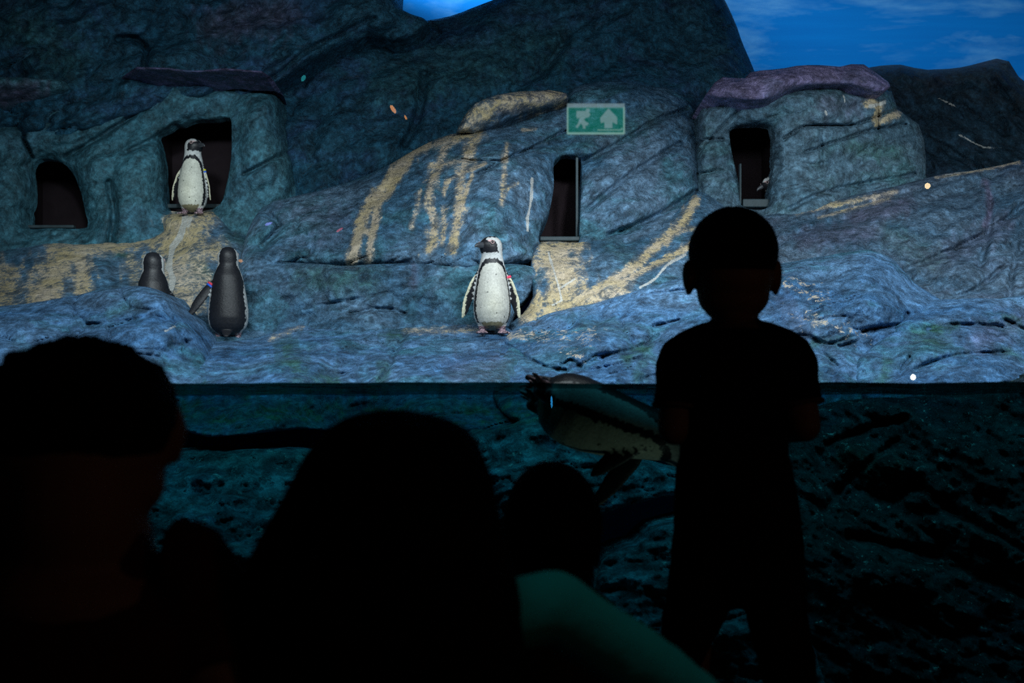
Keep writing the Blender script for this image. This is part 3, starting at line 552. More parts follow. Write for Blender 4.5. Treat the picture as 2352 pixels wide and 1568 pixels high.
rock('rock_boulder', 'big pale blue shore boulder with a rounded top and cream flecks',
     [(1690,640),(1740,612),(1800,603),(1880,590),(1950,578),(1992,573),(2040,588),(2075,620),(2100,648),(2150,680),(2185,705),(2210,800),(2200,920),(2100,1000),(1690,1000),(1670,800)],
     [(1720,630,6.9),(1900,600,6.95),(2000,580,7.0),(2100,660,6.8),(2180,700,6.7),(1800,720,6.4),(2000,700,6.35),(2150,780,6.2),(1800,830,6.0),(2000,830,6.0),(1750,908,5.6),(1950,908,5.6),(2180,908,5.65),(1900,1000,5.55)], R['fg'], step=3, edge=24, bulge=0.16, amp=(0.07,0.05,0.016), ang=18, seed=57, thick=0.5,
     cracks=[([(1770,780),(1850,770),(1900,790),(1990,760)],6,0.05),([(2085,720),(2070,745),(2000,755)],6,0.07),([(1885,805),(1950,790),(2010,760)],6,0.04),([(1890,810),(1925,840)],5,0.05)], lumps=[(1990,620,80,40,0.06),(1850,680,90,50,0.05),(2000,700,80,60,0.05),(1940,840,120,50,0.06)],
     stains=[('moss',[(-320,955),(2700,955)],62,1.0),('fleck',[(1780,640),(1850,660),(1890,690)],42,0.75),('fleck',[(1850,730),(1900,740),(1980,770)],40,0.8),('fleck',[(1780,690),(1830,740)],35,0.55),('guano',[(1870,745),(1890,740)],10,0.5),('moss',[(1870,790),(1950,775)],20,0.7),('moss',[(1900,830),(1890,870)],30,0.5),('purple',[(1800,700),(1850,760)],40,0.3)], key='boulder')
rock('rock_ledge', 'wet blue ledge with dark green hollows reaching out of frame past the boulder',
     [(2075,735),(2095,708),(2140,690),(2200,686),(2290,684),(2352,680),(2700,670),(2700,1000),(2080,1000),(1990,930),(1960,840),(2010,790)],
     [(2110,710,6.5),(2300,695,6.6),(2600,690,6.6),(2050,800,6.05),(2200,790,6.1),(2352,800,6.1),(2600,820,6.0),(2000,880,5.7),(2050,908,5.55),(2300,908,5.6),(2600,908,5.6),(2300,1000,5.55)], R['fg'], step=3, edge=18, bulge=0.12, amp=(0.07,0.05,0.016), ang=12, seed=61, thick=0.5,
     cracks=[([(2130,755),(2200,745),(2300,750)],7,0.05),([(2100,850),(2200,815),(2352,810)],6,0.05),([(2060,870),(2090,820)],6,0.05),([(2310,735),(2352,755)],5,0.06)], lumps=[(2230,720,110,28,0.05),(2250,860,120,50,0.07),(2120,800,70,40,0.05)],
     stains=[('moss',[(-320,955),(2700,955)],62,1.0),('moss',[(2140,755),(2190,750)],18,1.0),('moss',[(2100,770),(2170,790)],28,0.8),('moss',[(2040,830),(2030,880)],24,0.7),('moss',[(2310,730),(2340,740)],16,0.7),('purple',[(2250,780),(2352,740)],45,0.5),('moss',[(2290,800),(2330,815)],16,0.6)], key='ledge2')
# below the water
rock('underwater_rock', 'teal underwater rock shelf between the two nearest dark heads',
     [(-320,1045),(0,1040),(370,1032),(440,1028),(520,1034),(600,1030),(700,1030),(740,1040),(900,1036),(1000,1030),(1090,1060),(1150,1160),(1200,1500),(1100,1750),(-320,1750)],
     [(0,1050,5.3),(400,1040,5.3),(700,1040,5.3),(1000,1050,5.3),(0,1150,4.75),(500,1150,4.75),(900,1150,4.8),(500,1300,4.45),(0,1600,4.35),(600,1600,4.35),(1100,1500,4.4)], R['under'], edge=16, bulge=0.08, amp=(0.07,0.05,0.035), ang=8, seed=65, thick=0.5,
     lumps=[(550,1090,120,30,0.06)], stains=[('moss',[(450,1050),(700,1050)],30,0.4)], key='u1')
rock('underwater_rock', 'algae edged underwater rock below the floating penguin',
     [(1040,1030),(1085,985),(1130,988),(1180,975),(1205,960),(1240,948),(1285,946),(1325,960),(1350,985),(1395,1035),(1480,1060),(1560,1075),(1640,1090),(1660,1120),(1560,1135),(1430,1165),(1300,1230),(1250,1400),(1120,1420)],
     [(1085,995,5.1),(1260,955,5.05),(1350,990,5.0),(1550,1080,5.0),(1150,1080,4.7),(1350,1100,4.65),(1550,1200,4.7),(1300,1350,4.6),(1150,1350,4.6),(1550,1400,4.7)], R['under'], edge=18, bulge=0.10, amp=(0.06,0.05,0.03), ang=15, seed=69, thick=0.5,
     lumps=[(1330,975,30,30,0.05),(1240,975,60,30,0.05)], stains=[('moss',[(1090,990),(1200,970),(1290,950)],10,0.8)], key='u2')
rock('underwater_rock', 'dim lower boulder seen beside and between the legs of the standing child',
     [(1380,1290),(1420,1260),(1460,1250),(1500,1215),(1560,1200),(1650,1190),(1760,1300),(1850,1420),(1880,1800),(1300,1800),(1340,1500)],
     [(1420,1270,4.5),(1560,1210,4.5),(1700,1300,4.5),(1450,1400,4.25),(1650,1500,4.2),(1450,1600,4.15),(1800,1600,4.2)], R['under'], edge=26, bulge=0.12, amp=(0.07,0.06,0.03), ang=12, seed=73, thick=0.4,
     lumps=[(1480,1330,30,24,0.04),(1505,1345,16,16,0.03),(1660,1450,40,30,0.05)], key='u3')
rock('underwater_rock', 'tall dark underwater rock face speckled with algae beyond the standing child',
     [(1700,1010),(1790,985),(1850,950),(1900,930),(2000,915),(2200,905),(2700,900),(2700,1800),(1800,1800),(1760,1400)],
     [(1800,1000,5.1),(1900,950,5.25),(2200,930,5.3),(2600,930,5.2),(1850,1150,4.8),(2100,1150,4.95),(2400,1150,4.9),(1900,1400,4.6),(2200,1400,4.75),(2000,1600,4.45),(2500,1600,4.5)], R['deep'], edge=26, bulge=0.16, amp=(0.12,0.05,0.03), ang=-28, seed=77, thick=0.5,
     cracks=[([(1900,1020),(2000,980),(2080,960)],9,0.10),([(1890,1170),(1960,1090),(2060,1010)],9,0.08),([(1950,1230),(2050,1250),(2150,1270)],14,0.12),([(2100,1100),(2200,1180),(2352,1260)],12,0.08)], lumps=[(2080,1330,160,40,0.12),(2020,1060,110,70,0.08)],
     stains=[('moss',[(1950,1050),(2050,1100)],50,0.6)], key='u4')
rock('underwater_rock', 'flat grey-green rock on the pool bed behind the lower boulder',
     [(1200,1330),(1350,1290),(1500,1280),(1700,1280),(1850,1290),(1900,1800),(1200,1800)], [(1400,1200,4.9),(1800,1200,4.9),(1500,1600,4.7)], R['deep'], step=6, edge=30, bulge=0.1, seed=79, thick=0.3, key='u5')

# ------------------------------------------------------------------ organic bodies: closed tubes and ellipsoids fused into one skin
def tube(pts, rad, ref=(1,0,0), seg=18, sub=3, flat0=False, flat1=False):
    p = np.array([tuple(q) for q in pts], dtype=float); r = np.array([(a, a) if np.isscalar(a) else a for a in rad], dtype=float); n = len(p)
    Pp, Rr = [], []
    for i in range(n-1):
        a, b, c, d = p[max(i-1,0)], p[i], p[i+1], p[min(i+2,n-1)]
        for j in range(sub):
            t = j/sub; l = np.linalg.norm(c-b)
            m1 = (c-a)*0.5; m2 = (d-b)*0.5
            m1 *= min(1, l/(np.linalg.norm(m1)+1e-9)); m2 *= min(1, l/(np.linalg.norm(m2)+1e-9))
            Pp.append((2*t**3-3*t**2+1)*b+(t**3-2*t**2+t)*m1+(-2*t**3+3*t**2)*c+(t**3-t**2)*m2)
            tt = t*t*(3-2*t); Rr.append(r[i]*(1-tt)+r[i+1]*tt)
    Pp.append(p[-1]); Rr.append(r[-1]); Pp = np.array(Pp); Rr = np.array(Rr)
    T = np.gradient(Pp, axis=0); T /= np.linalg.norm(T, axis=1)[:, None]+1e-9
    t0, t1 = T[0].copy(), T[-1].copy()
    def cap(c, t, rr, sgn):
        o = []
        for a in (25, 50, 72, 86):
            o.append((c+sgn*t*min(rr)*math.sin(math.radians(a)), rr*math.cos(math.radians(a)), t))
        return o
    rows = []
    if not flat0: rows += list(reversed(cap(Pp[0], t0, Rr[0], -1)))
    rows += [(Pp[i], Rr[i], T[i]) for i in range(len(Pp))]
    if not flat1: rows += cap(Pp[-1], t1, Rr[-1], 1)
    ref = np.array(ref, dtype=float); V = []
    ang = np.linspace(0, 2*np.pi, seg, endpoint=False)
    for c, rr, t in rows:
        x = ref-t*np.dot(ref, t); nx_ = np.linalg.norm(x)
        if nx_ < 1e-3: x = np.cross(t, (0.3, 0.5, 0.8)); nx_ = np.linalg.norm(x)
        x /= nx_; y = np.cross(t, x)
        V.append(c+rr[0]*np.cos(ang)[:, None]*x+rr[1]*np.sin(ang)[:, None]*y)
    k = len(V); V = np.concatenate(V); Fc = []
    for i in range(k-1):
        for j in range(seg):
            a = i*seg+j; b = i*seg+(j+1) % seg
            Fc.append((a, b, b+seg, a+seg))
    Fc.append(tuple(range(seg-1, -1, -1))); Fc.append(tuple((k-1)*seg+j for j in range(seg)))
    return V, Fc
def ellipsoid(c, r, Rm=None, seg=24, rows=14):
    V = []; c = np.array(tuple(c), dtype=float)
    th = np.linspace(0, np.pi, rows+1)[1:-1]; ph = np.linspace(0, 2*np.pi, seg, endpoint=False)
    V = [(0, 0, -1.0)]
    for t in th:
        for f in ph: V.append((math.sin(t)*math.cos(f), math.sin(t)*math.sin(f), -math.cos(t)))
    V.append((0, 0, 1.0)); V = np.array(V)*np.array(r)
    if Rm is not None: V = V @ np.array(Rm).T
    V = V+c; Fc = []; k = len(th)
    for j in range(seg): Fc.append((0, 1+(j+1) % seg, 1+j))
    for i in range(k-1):
        for j in range(seg):
            a = 1+i*seg+j; b = 1+i*seg+(j+1) % seg; Fc.append((a, b, b+seg, a+seg))
    l = len(V)-1
    for j in range(seg): Fc.append((l, 1+(k-1)*seg+j, 1+(k-1)*seg+(j+1) % seg))
    return V, Fc
def join(parts):
    V, Fs, n = [], [], 0
    for v, f in parts:
        V.append(v); Fs += [tuple(i+n for i in q) for q in f]; n += len(v)
    return np.concatenate(V), Fs
def fuse(parts, voxel, smooth=4):
    V, Fs = join(parts)
    me = bpy.data.meshes.new('tmp'); me.from_pydata([tuple(v) for v in V], [], Fs); me.update()
    o = bpy.data.objects.new('tmp', me); C.objects.link(o)
    md = o.modifiers.new('r', 'REMESH'); md.mode = 'VOXEL'; md.voxel_size = voxel; md.adaptivity = 0
    if smooth: ms = o.modifiers.new('s', 'SMOOTH'); ms.factor = 0.5; ms.iterations = smooth
    dg = bpy.context.evaluated_depsgraph_get(); ev = o.evaluated_get(dg); m2 = ev.to_mesh()
    n = len(m2.vertices); co = np.empty(n*3, dtype=np.float32); m2.vertices.foreach_get('co', co)
    k = len(m2.loops); li = np.empty(k, dtype=np.int32); m2.loops.foreach_get('vertex_index', li)
    ls = np.empty(len(m2.polygons), dtype=np.int32); m2.polygons.foreach_get('loop_total', ls)
    if (ls == 4).all(): Q = li.reshape(-1, 4)
    else:
        st = np.concatenate([[0], np.cumsum(ls)[:-1]]); Q = [tuple(li[s:s+c]) for s, c in zip(st, ls)]
    ev.to_mesh_clear(); bpy.data.objects.remove(o); bpy.data.meshes.remove(me)
    return co.reshape(-1, 3), Q

# ------------------------------------------------------------------ penguins
m, nt = newmat('feathers'); bs = N(nt, 'ShaderNodeBsdfPrincipled'); out = N(nt, 'ShaderNodeOutputMaterial')
at = N(nt, 'ShaderNodeAttribute', attribute_name='paint'); co = N(nt, 'ShaderNodeTexCoord').outputs['Object']
f = noise(nt, co, 90, 4, 0.7); f2 = noise(nt, co, 14, 4, 0.6)
base = mixc(nt, 1.0, at.outputs['Color'], ramp(nt, f, [(0.3, 0.72), (0.65, 1.1)]), 'MULTIPLY'); base = mixc(nt, 1.0, base, ramp(nt, f2, [(0.3, 0.85), (0.65, 1.08)]), 'MULTIPLY')
nt.links.new(base, bs.inputs['Base Color']); bs.inputs['Roughness'].default_value = 0.40; bs.inputs['Specular IOR Level'].default_value = 0.28
bp = N(nt, 'ShaderNodeBump'); bp.inputs['Strength'].default_value = 0.35; bp.inputs['Distance'].default_value = 0.004
nt.links.new(mth(nt, 'ADD', f, mth(nt, 'MULTIPLY', f2, 0.5)), bp.inputs['Height']); nt.links.new(bp.outputs[0], bs.inputs['Normal']); nt.links.new(bs.outputs[0], out.inputs[0]); M['feather'] = m
M['beak'] = plain('beak_horn', (0.035, 0.04, 0.048), 0.4, 0.5, bump=(60, 0.2, 0.003), var=0.5, vscale=40)
M['eye'] = plain('dark_eye', (0.012, 0.010, 0.010), 0.12, 0.7)
M['eyering'] = plain('eye_rim', (0.40, 0.28, 0.28), 0.6, 0.3)
def bandmat(name, c): return plain(name, c, 0.45, 0.4)
PROF = np.array([(.040,.030,.030,.02),(.055,.075,.075,.01),(.08,.112,.115,.0),(.12,.148,.145,-.003),(.16,.166,.160,-.007),(.23,.177,.172,-.012),(.32,.176,.168,-.016),(.42,.166,.156,-.014),(.52,.152,.142,-.008),
    (.60,.140,.128,0),(.66,.130,.116,.004),(.71,.121,.107,.006),(.76,.113,.102,.004),(.80,.108,.103,.0),(.84,.110,.113,-.008),(.88,.113,.122,-.014),(.92,.108,.121,-.016),(.95,.093,.104,-.012),(.975,.068,.077,-.006),(.992,.036,.04,-.002)])
def penguin(label, loc, H, yaw, hyaw, flips, band=None, tilt=None, belly=(0.47, 0.47, 0.43), group=None, tone=1.0, stoop=0.0, foot_spread=0.0, seed=1, fat=1.0, swim=False):
    """flips: (left, right) flipper directions in the bird's own frame (front is -y); hyaw: head turn in degrees, positive to +x"""
    psi = math.radians(hyaw)
    def axis(z):
        b = np.clip((z-0.74)/0.12, 0, 1); b = b*b*(3-2*b); return b
    def prof(z): return [np.interp(z, PROF[:, 0], PROF[:, i]) for i in (1, 2, 3)]
    parts = []; kinds = []
    zs = np.concatenate([np.linspace(.040, .95, 46), np.linspace(.957, .992, 8)]); seg = 40; ph = np.linspace(0, 2*np.pi, seg, endpoint=False); V = []
    for z in zs:
        rx, ry, yo = prof(z); a = axis(z)*psi; fz = 1+(1.07*fat-1)*float(np.clip((.80-z)/.12, 0, 1)); rx *= fz; ry *= fz
        x = rx*np.sin(ph); y = -ry*np.cos(ph)+yo
        V.append(np.stack([x*math.cos(a)-y*math.sin(a), x*math.sin(a)+y*math.cos(a)-stoop*max(0, z-.5)**1.5, np.full(seg, z)], 1))
    Fc = []
    for i in range(len(zs)-1):
        for j in range(seg): Fc.append((i*seg+j, i*seg+(j+1) % seg, (i+1)*seg+(j+1) % seg, (i+1)*seg+j))
    Fc.append(tuple(range(seg-1, -1, -1))); Fc.append(tuple((len(zs)-1)*seg+j for j in range(seg)))
    parts.append((np.concatenate(V), Fc)); kinds.append('body')
    for sd, dv in ((-1, flips[0]), (1, flips[1])):
        d = np.array(dv[:3], dtype=float); d /= np.linalg.norm(d); s0 = np.array([sd*.118, .012, .645])
        bend = np.array([0, 0.01, 0]); L = dv[3] if len(dv) > 3 else .44
        pts = [s0-d*.04, s0+d*.04, s0+d*L*.30+sd*np.array([.012,0,0]), s0+d*L*.62+sd*np.array([.012,0,0])+bend, s0+d*L*.88+bend, s0+d*L+bend]
        ref = np.array(dv[4]) if len(dv) > 4 else np.array([sd*.6, -1, .1])
        parts.append(tube(pts, [(.022,.018),(.038,.02),(.056,.016),(.055,.013),(.038,.011),(.014,.009)], ref=ref, seg=16)); kinds.append(('flip', sd, ref, s0, d))
    for sd in (-1, 1):
        fx = sd*(.098+foot_spread)
        parts.append(tube([(fx*.95, -.01, .17), (fx, -.02, .10), (fx*1.02, -.02, .055), (fx*1.02, -.02, .025)], [.062, .050, .036, .032], seg=14)); kinds.append('leg')
        fl = (lambda q: (q[0], .045-q[2], q[1]+.075)) if swim else (lambda q: q)
        for t in (-1, 0, 1):
            parts.append(tube([fl(q_) for q_ in [(fx, .005, .024), (fx+t*.028+sd*.006, -.055, .022), (fx+t*.05+sd*.012, -.115+abs(t)*.02, .013), (fx+t*.056+sd*.014, -.138+abs(t)*.02, .008)]], [(.026,.018), (.02,.016), (.014,.012), (.006,.006)], seg=10)); kinds.append('foot')
        parts.append(ellipsoid(fl((fx+sd*.006, -.05, .013)), (.042, .012, .055) if swim else (.042, .055, .012), seg=14, rows=8)); kinds.append('foot')
    parts.append(tube([(0, .09, .13), (0, .085, .05), (0, .075, -.05)] if swim else [(0, .10, .11), (0, .165, .06), (0, .205, .025)], [(.07,.04), (.05,.022), (.028,.012)], ref=(1,0,0), seg=14)); kinds.append('tail')
    co_, Q = fuse(parts, .0085, 3)
    # colour of every point of the skin from the part it belongs to
    kd = kdtree.KDTree(sum(len(p[0]) for p in parts)); own = []; i = 0
    for pi, (pv, _) in enumerate(parts):
        for q in pv: kd.insert(q, i); own.append(pi); i += 1
    kd.balance()
    x, y, z = co_[:, 0].astype(float), co_[:, 1].astype(float)+stoop*np.clip(co_[:, 2]-.5, 0, 1)**1.5, co_[:, 2].astype(float)
    a = -axis(z)*psi; lx = x*np.cos(a)-y*np.sin(a); ly = x*np.sin(a)+y*np.cos(a)
    ap = np.degrees(np.abs(np.arctan2(lx, -ly))); jit = 4.0*gnoise(x*45+seed, z*45)+2.5*gnoise(y*90, z*70, 3); an = ap+jit; zj = z+.012*gnoise(x*40, y*40+seed, 5)+.006*gnoise(x*90, z*90, 7)
    black = np.array((0.013, 0.014, 0.018))*tone; white = np.array((0.49, 0.51, 0.51)); bel = np.array(belly)
    col = np.tile(black, (len(co_), 1))
    def put(mask, c): col[mask] = c
    # trunk: white breast, dark horseshoe band, white flank stripe, dark back
    breast = (zj < .716-.115*(np.clip(an, 0, 64)/64)**4) & (an < 61)
    put((zj < .76) & (an >= 75) & (an < 96+16*np.clip((.62-z)/.1, 0, 1)), white); put(breast, bel)
    mixb = np.clip(1-np.abs(z-.30)/.28, 0, 1)*np.clip(1-an/45, 0, 1)
    col[breast] = (bel*(1-.25*mixb[breast, None])+np.array((.62,.58,.36))*.25*mixb[breast, None])
    put(breast & (zj < .115) & (an < 50), np.array((.20,.18,.11)))
    throat = (zj > .762-.13*(np.clip(an, 0, 78)/78)**4) & (zj < .820) & (an < 104+20*np.clip((z-.74)/.06, 0, 1)); put(throat, white)
    # head: dark mask and crown, white crescent between
    up = z >= .835
    crescent = (z >= .81) & (an > 76-24*np.clip((z-.905)/.05, 0, 1)) & (an < 122) & (zj < .968); put(crescent, white)
    put((zj > .943) & (zj < .978) & (an >= 14) & (an < 100), white)
    put((z > .928) & (z < .950) & (an >= 24+10*np.abs(z-.939)/.011) & (an < 44-8*np.abs(z-.939)/.011), np.array((.60,.42,.42)))
    spots = [(12, .58), (-26, .50), (30, .34), (8, .22), (-35, .28), (40, .50), (-18, .40), (22, .64), (-30, .63), (35, .18)]
    sgn = np.degrees(np.arctan2(lx, -ly))
    for k, (sa, sz) in enumerate(spots):
        e = ((sgn-sa-7*math.sin(seed*k))*.0028)**2+(z-sz-.02*math.sin(seed+k))**2; put(breast & (e < (.004+.003*(k%3==0))**2), np.array((.06,.06,.055)))
    for i in range(len(co_)):
        k = kinds[own[kd.find(co_[i])[1]]]
        if k == 'body': continue
        q = co_[i]
        if k == 'leg': col[i] = (.56,.57,.56) if q[2] > .082 else ((.30,.20,.24) if gnoise(q[0]*60, q[2]*60) > -.1 else (.07,.05,.06))
        elif k == 'foot': col[i] = (.42,.29,.33) if gnoise(q[0]*70+seed, q[1]*70) > -.05 else (.06,.045,.055)
        elif k == 'tail': col[i] = black
        else:
            _, sd, ref, s0, d = k; w = ref-d*np.dot(ref, d); w /= np.linalg.norm(w); s = np.dot(q-s0, w); n_ = np.cross(d, w); n_ = n_*(1 if n_[0]*sd < 0 else -1)
            t = np.dot(q-s0, d); inner = np.dot(q-s0-np.array([sd*.012, 0, 0]), n_)
            if s > .038-.05*max(0, t-.30)/.16+.012*gnoise(q[0]*50, q[2]*50) and inner > -.012 and t > .06 and not tone > 1.05: col[i] = (.50,.49,.36)
            else: col[i] = black
    cols = np.concatenate([col, np.ones((len(col), 1))], 1)
    o = mesh('penguin', co_*H, Q, M['feather'], None, (0,0,0), cols=cols)
    hd = Matrix.Rotation(psi, 3, 'Z'); stp = lambda zz: -stoop*max(0, zz-.5)**1.5
    def hp(px, py, pz):
        v = hd @ Vector((px, py, pz)); v.y += stp(pz); return v
    bk = tube([hp(0,-.10,.895), hp(0,-.145,.893), hp(0,-.195,.888), hp(0,-.222,.878), hp(0,-.230,.866)], [(.030,.036),(.024,.032),(.018,.024),(.012,.014),(.005,.006)], ref=tuple(hd @ Vector((1,0,0))), seg=14)
    mesh('beak', bk[0]*H, bk[1], M['beak'], o)
    for sd in (-1, 1):
        e = hp(sd*.093, -.082, .921); ev = ellipsoid(e, (.015, .015, .015), seg=14, rows=10); ey = mesh('eye', ev[0]*H, ev[1], M['eye'], o)
        nrm = hd @ Vector((sd*.9, -.45, .1)).normalized(); ring = []
        t1 = nrm.cross(Vector((0,0,1))).normalized(); t2 = nrm.cross(t1); c0 = e+nrm*.006
        pts = [c0+.0175*(math.cos(q)*t1+math.sin(q)*t2) for q in np.linspace(0, 2*math.pi, 17)[:-1]]
        rv, rf = [], []
        for i_, pp in enumerate(pts):
            ov = (pp-c0).normalized()
            for a_ in range(5): rv.append(pp+.0045*(math.cos(a_*2*math.pi/5)*ov+math.sin(a_*2*math.pi/5)*nrm))
        for i_ in range(16):
            for a_ in range(5): rf.append((i_*5+a_, ((i_+1) % 16)*5+a_, ((i_+1) % 16)*5+(a_+1) % 5, i_*5+(a_+1) % 5))
        mesh('eye_rim', np.array([tuple(q) for q in rv])*H, rf, M['eyering'], ey)
    if band:
        sd, c1, c2 = band; dv = flips[0] if sd < 0 else flips[1]; d = np.array(dv[:3], dtype=float); d /= np.linalg.norm(d); s0 = np.array([sd*.118, .012, .645]); ref = np.array(dv[4]) if len(dv) > 4 else np.array([sd*.6, -1, .1])
        b0 = s0+d*.075+sd*np.array([.004,0,0])
        for k, cc in enumerate((c1, c2)):
            if cc is None: continue
            q = b0+d*.022*k; tb = tube([q-d*.011, q+d*.011], [(.056,.030),(.057,.029)], ref=ref, seg=18, sub=1, flat0=True, flat1=True)
            mesh('wing_band', tb[0]*H, tb[1], cc, o)['label'] = 'coloured flipper band'
    o.location = loc; o.rotation_euler = (0, 0, math.radians(yaw))
    if tilt is not None: o.rotation_euler = tilt
    return tag(o, label, 'penguin', group)
M['band_pink'] = bandmat('band_pink', (0.80, 0.045, 0.11)); M['band_blue'] = bandmat('band_blue', (0.03, 0.12, 0.62)); M['band_yellow'] = bandmat('band_yellow', (0.55, 0.55, 0.03)); M['band_orange'] = bandmat('band_red', (0.75, 0.06, 0.10))
def stand(u, vfoot, vtop, key, dY=0.0):
    Y = ROCKS[key](u, vfoot)+dY; return P(u, vfoot, Y), (vfoot-vtop)/F*Y
lc, h = stand(1130, 768, 538, 'rise' if False else 'ledge', -0.02)
penguin('white breasted penguin with a pink flipper band standing on the ledge, facing out', lc, h*0.985, 6, -52, ((-.36,-.05,-.93,.51,(-.9,-.5,0)), (.33,-.02,-.94,.50,(.9,-.5,0))), (1, M['band_pink'], None), seed=1)
lc, h = stand(443, 494, 313, 'ped', -0.0)
penguin('penguin standing in the mouth of the upper burrow, looking to one side', lc, h*0.975, -4, 58, ((-.34,-.02,-.94,.47,(-.6,-.8,0)), (.24,-.02,-.97,.46,(.6,-.8,0))), (1, M['band_yellow'], M['band_blue']), seed=2, belly=(.58,.59,.52))
lc, h = stand(524, 780, 566, 'ledge', 0.10)
penguin('dark backed penguin seen from behind, flipper with red and blue band held out', lc, h, 187, 4, ((-.14,.10,-.98,.44,(-.2,-1,.1)), (.58,.05,-.80,.50,(.8,-.3,.5))), (1, M['band_orange'], M['band_blue']), seed=3, tone=1.1, fat=1.13)
Yq = 6.95; lc = P(352, 802, Yq)
penguin('penguin seen from behind, half hidden by the blue shore mound', lc, (802-578)/F*Yq, 196, -6, ((-.52,.02,-.85,.46,(-.4,-1,.1)), (-.2,0,-.97,.42,(.2,-1,.1))), None, seed=4, tone=1.1, fat=1.1)
# the resting bird in the square burrow: only its head shows past the edge of the rock
def aim(o, ax, bel_):
    ax = Vector(ax).normalized(); bel_ = Vector(bel_); bel_ = (bel_-ax*bel_.dot(ax)).normalized(); yl = -bel_; xl = yl.cross(ax)
    o.rotation_euler = Matrix((xl, yl, ax)).transposed().to_euler()
ax = Vector((-.42, -.10, .90)).normalized(); hb = P(1768, 419, 8.50)
ob = penguin('penguin lying in the square burrow with only its pale head showing', hb-ax*.90*.48, 0.48, 0, 0, ((-.1,.1,-.99), (.1,.1,-.99)), None, seed=5)
aim(ob, ax, (-.90, -.22, -.42))
# the swimming bird
sw = P(1222, 903, 3.86)
penguin('penguin floating at the water surface beside the standing child, tail out, flipper down', sw, 0.62, 0, 0, ((.36,-.75,-.55,.42,(0,0,1)), (.25,-.95,-.35,.44,(.2,-.2,1))), None, tilt=(0,0,0), seed=6, belly=(.75,.72,.60), tone=1.3, swim=True)
sw_o = [o for o in bpy.data.objects if o.name.startswith('penguin')][-1]
# long axis towards +x and a little down, belly (local -y) down
ax = Vector((0.93, 0.05, -0.33)).normalized(); bel_ = Vector((-0.10, -0.36, -1.0)); bel_ = (bel_-ax*bel_.dot(ax)).normalized()
yl = -bel_; xl = yl.cross(ax); sw_o.rotation_euler = Matrix((xl, yl, ax)).transposed().to_euler()

# ------------------------------------------------------------------ people
M['skin'] = plain('skin', (0.32, 0.19, 0.13), 0.6, 0.25, bump=(120, 0.15, 0.002)); M['hair'] = plain('black_hair', (0.010, 0.009, 0.008), 0.75, 0.05, bump=(70, 0.6, 0.006)); M['white_eye'] = plain('eye_white', (0.5, 0.5, 0.5), 0.3, 0.4)
M['navy'] = plain('navy_cotton', (0.012, 0.016, 0.035), 0.95, 0.05, bump=(60, 0.4, 0.004)); M['charcoal'] = plain('charcoal_trousers', (0.018, 0.018, 0.02), 0.95, 0.05, bump=(50, 0.4, 0.004)); M['maroon'] = plain('maroon_cotton', (0.07, 0.022, 0.018), 0.95, 0.05, bump=(60, 0.4, 0.004))
M['teal'] = plain('pale_green_knit', (0.06, 0.52, 0.50), 0.9, 0.08, bump=(60, 0.4, 0.004)); M['brown'] = plain('brown_jersey', (0.035, 0.028, 0.024), 0.95, 0.05, bump=(60, 0.4, 0.004)); M['shoe'] = plain('dark_shoe', (0.03, 0.03, 0.032), 0.7, 0.2)
def vv(*a): return Vector(a)
def hand_parts(w, d, n, s, curl=0.5, sd=1):
    d = d.normalized(); n = (n-d*n.dot(d)).normalized(); sdv = d.cross(n)*sd; out_ = []
    out_.append(tube([w-d*.02*s, w+d*.03*s, w+d*.085*s], [(.026*s,.020*s),(.036*s,.015*s),(.040*s,.013*s)], ref=tuple(sdv), seg=14))
    for k, (off, L) in enumerate(((-.030,.072),(-.010,.082),(.010,.077),(.029,.060))):
        b = w+d*.075*s+sdv*off*s; a1 = b+d*.02*s; d1 = (d*math.cos(curl*.6)+n*math.sin(curl*.6)); p1 = a1+d1*L*.45*s; d2 = (d*math.cos(curl*1.5)+n*math.sin(curl*1.5)); p2 = p1+d2*L*.32*s; d3 = (d*math.cos(curl*2.2)+n*math.sin(curl*2.2)); p3 = p2+d3*L*.25*s
        out_.append(tube([b, a1, p1, p2, p3], [.0095*s,.0092*s,.0085*s,.0078*s,.0065*s], seg=10))
    b = w+d*.02*s-sdv*.026*s; p1 = b+(d*.6-sdv*.75+n*.25).normalized()*.035*s; p2 = p1+(d*.9-sdv*.3+n*.35).normalized()*.030*s; p3 = p2+(d*.95+n*.4).normalized()*.022*s
    out_.append(tube([b, p1, p2, p3], [.013*s,.0115*s,.0095*s,.0075*s], seg=10))
    return out_
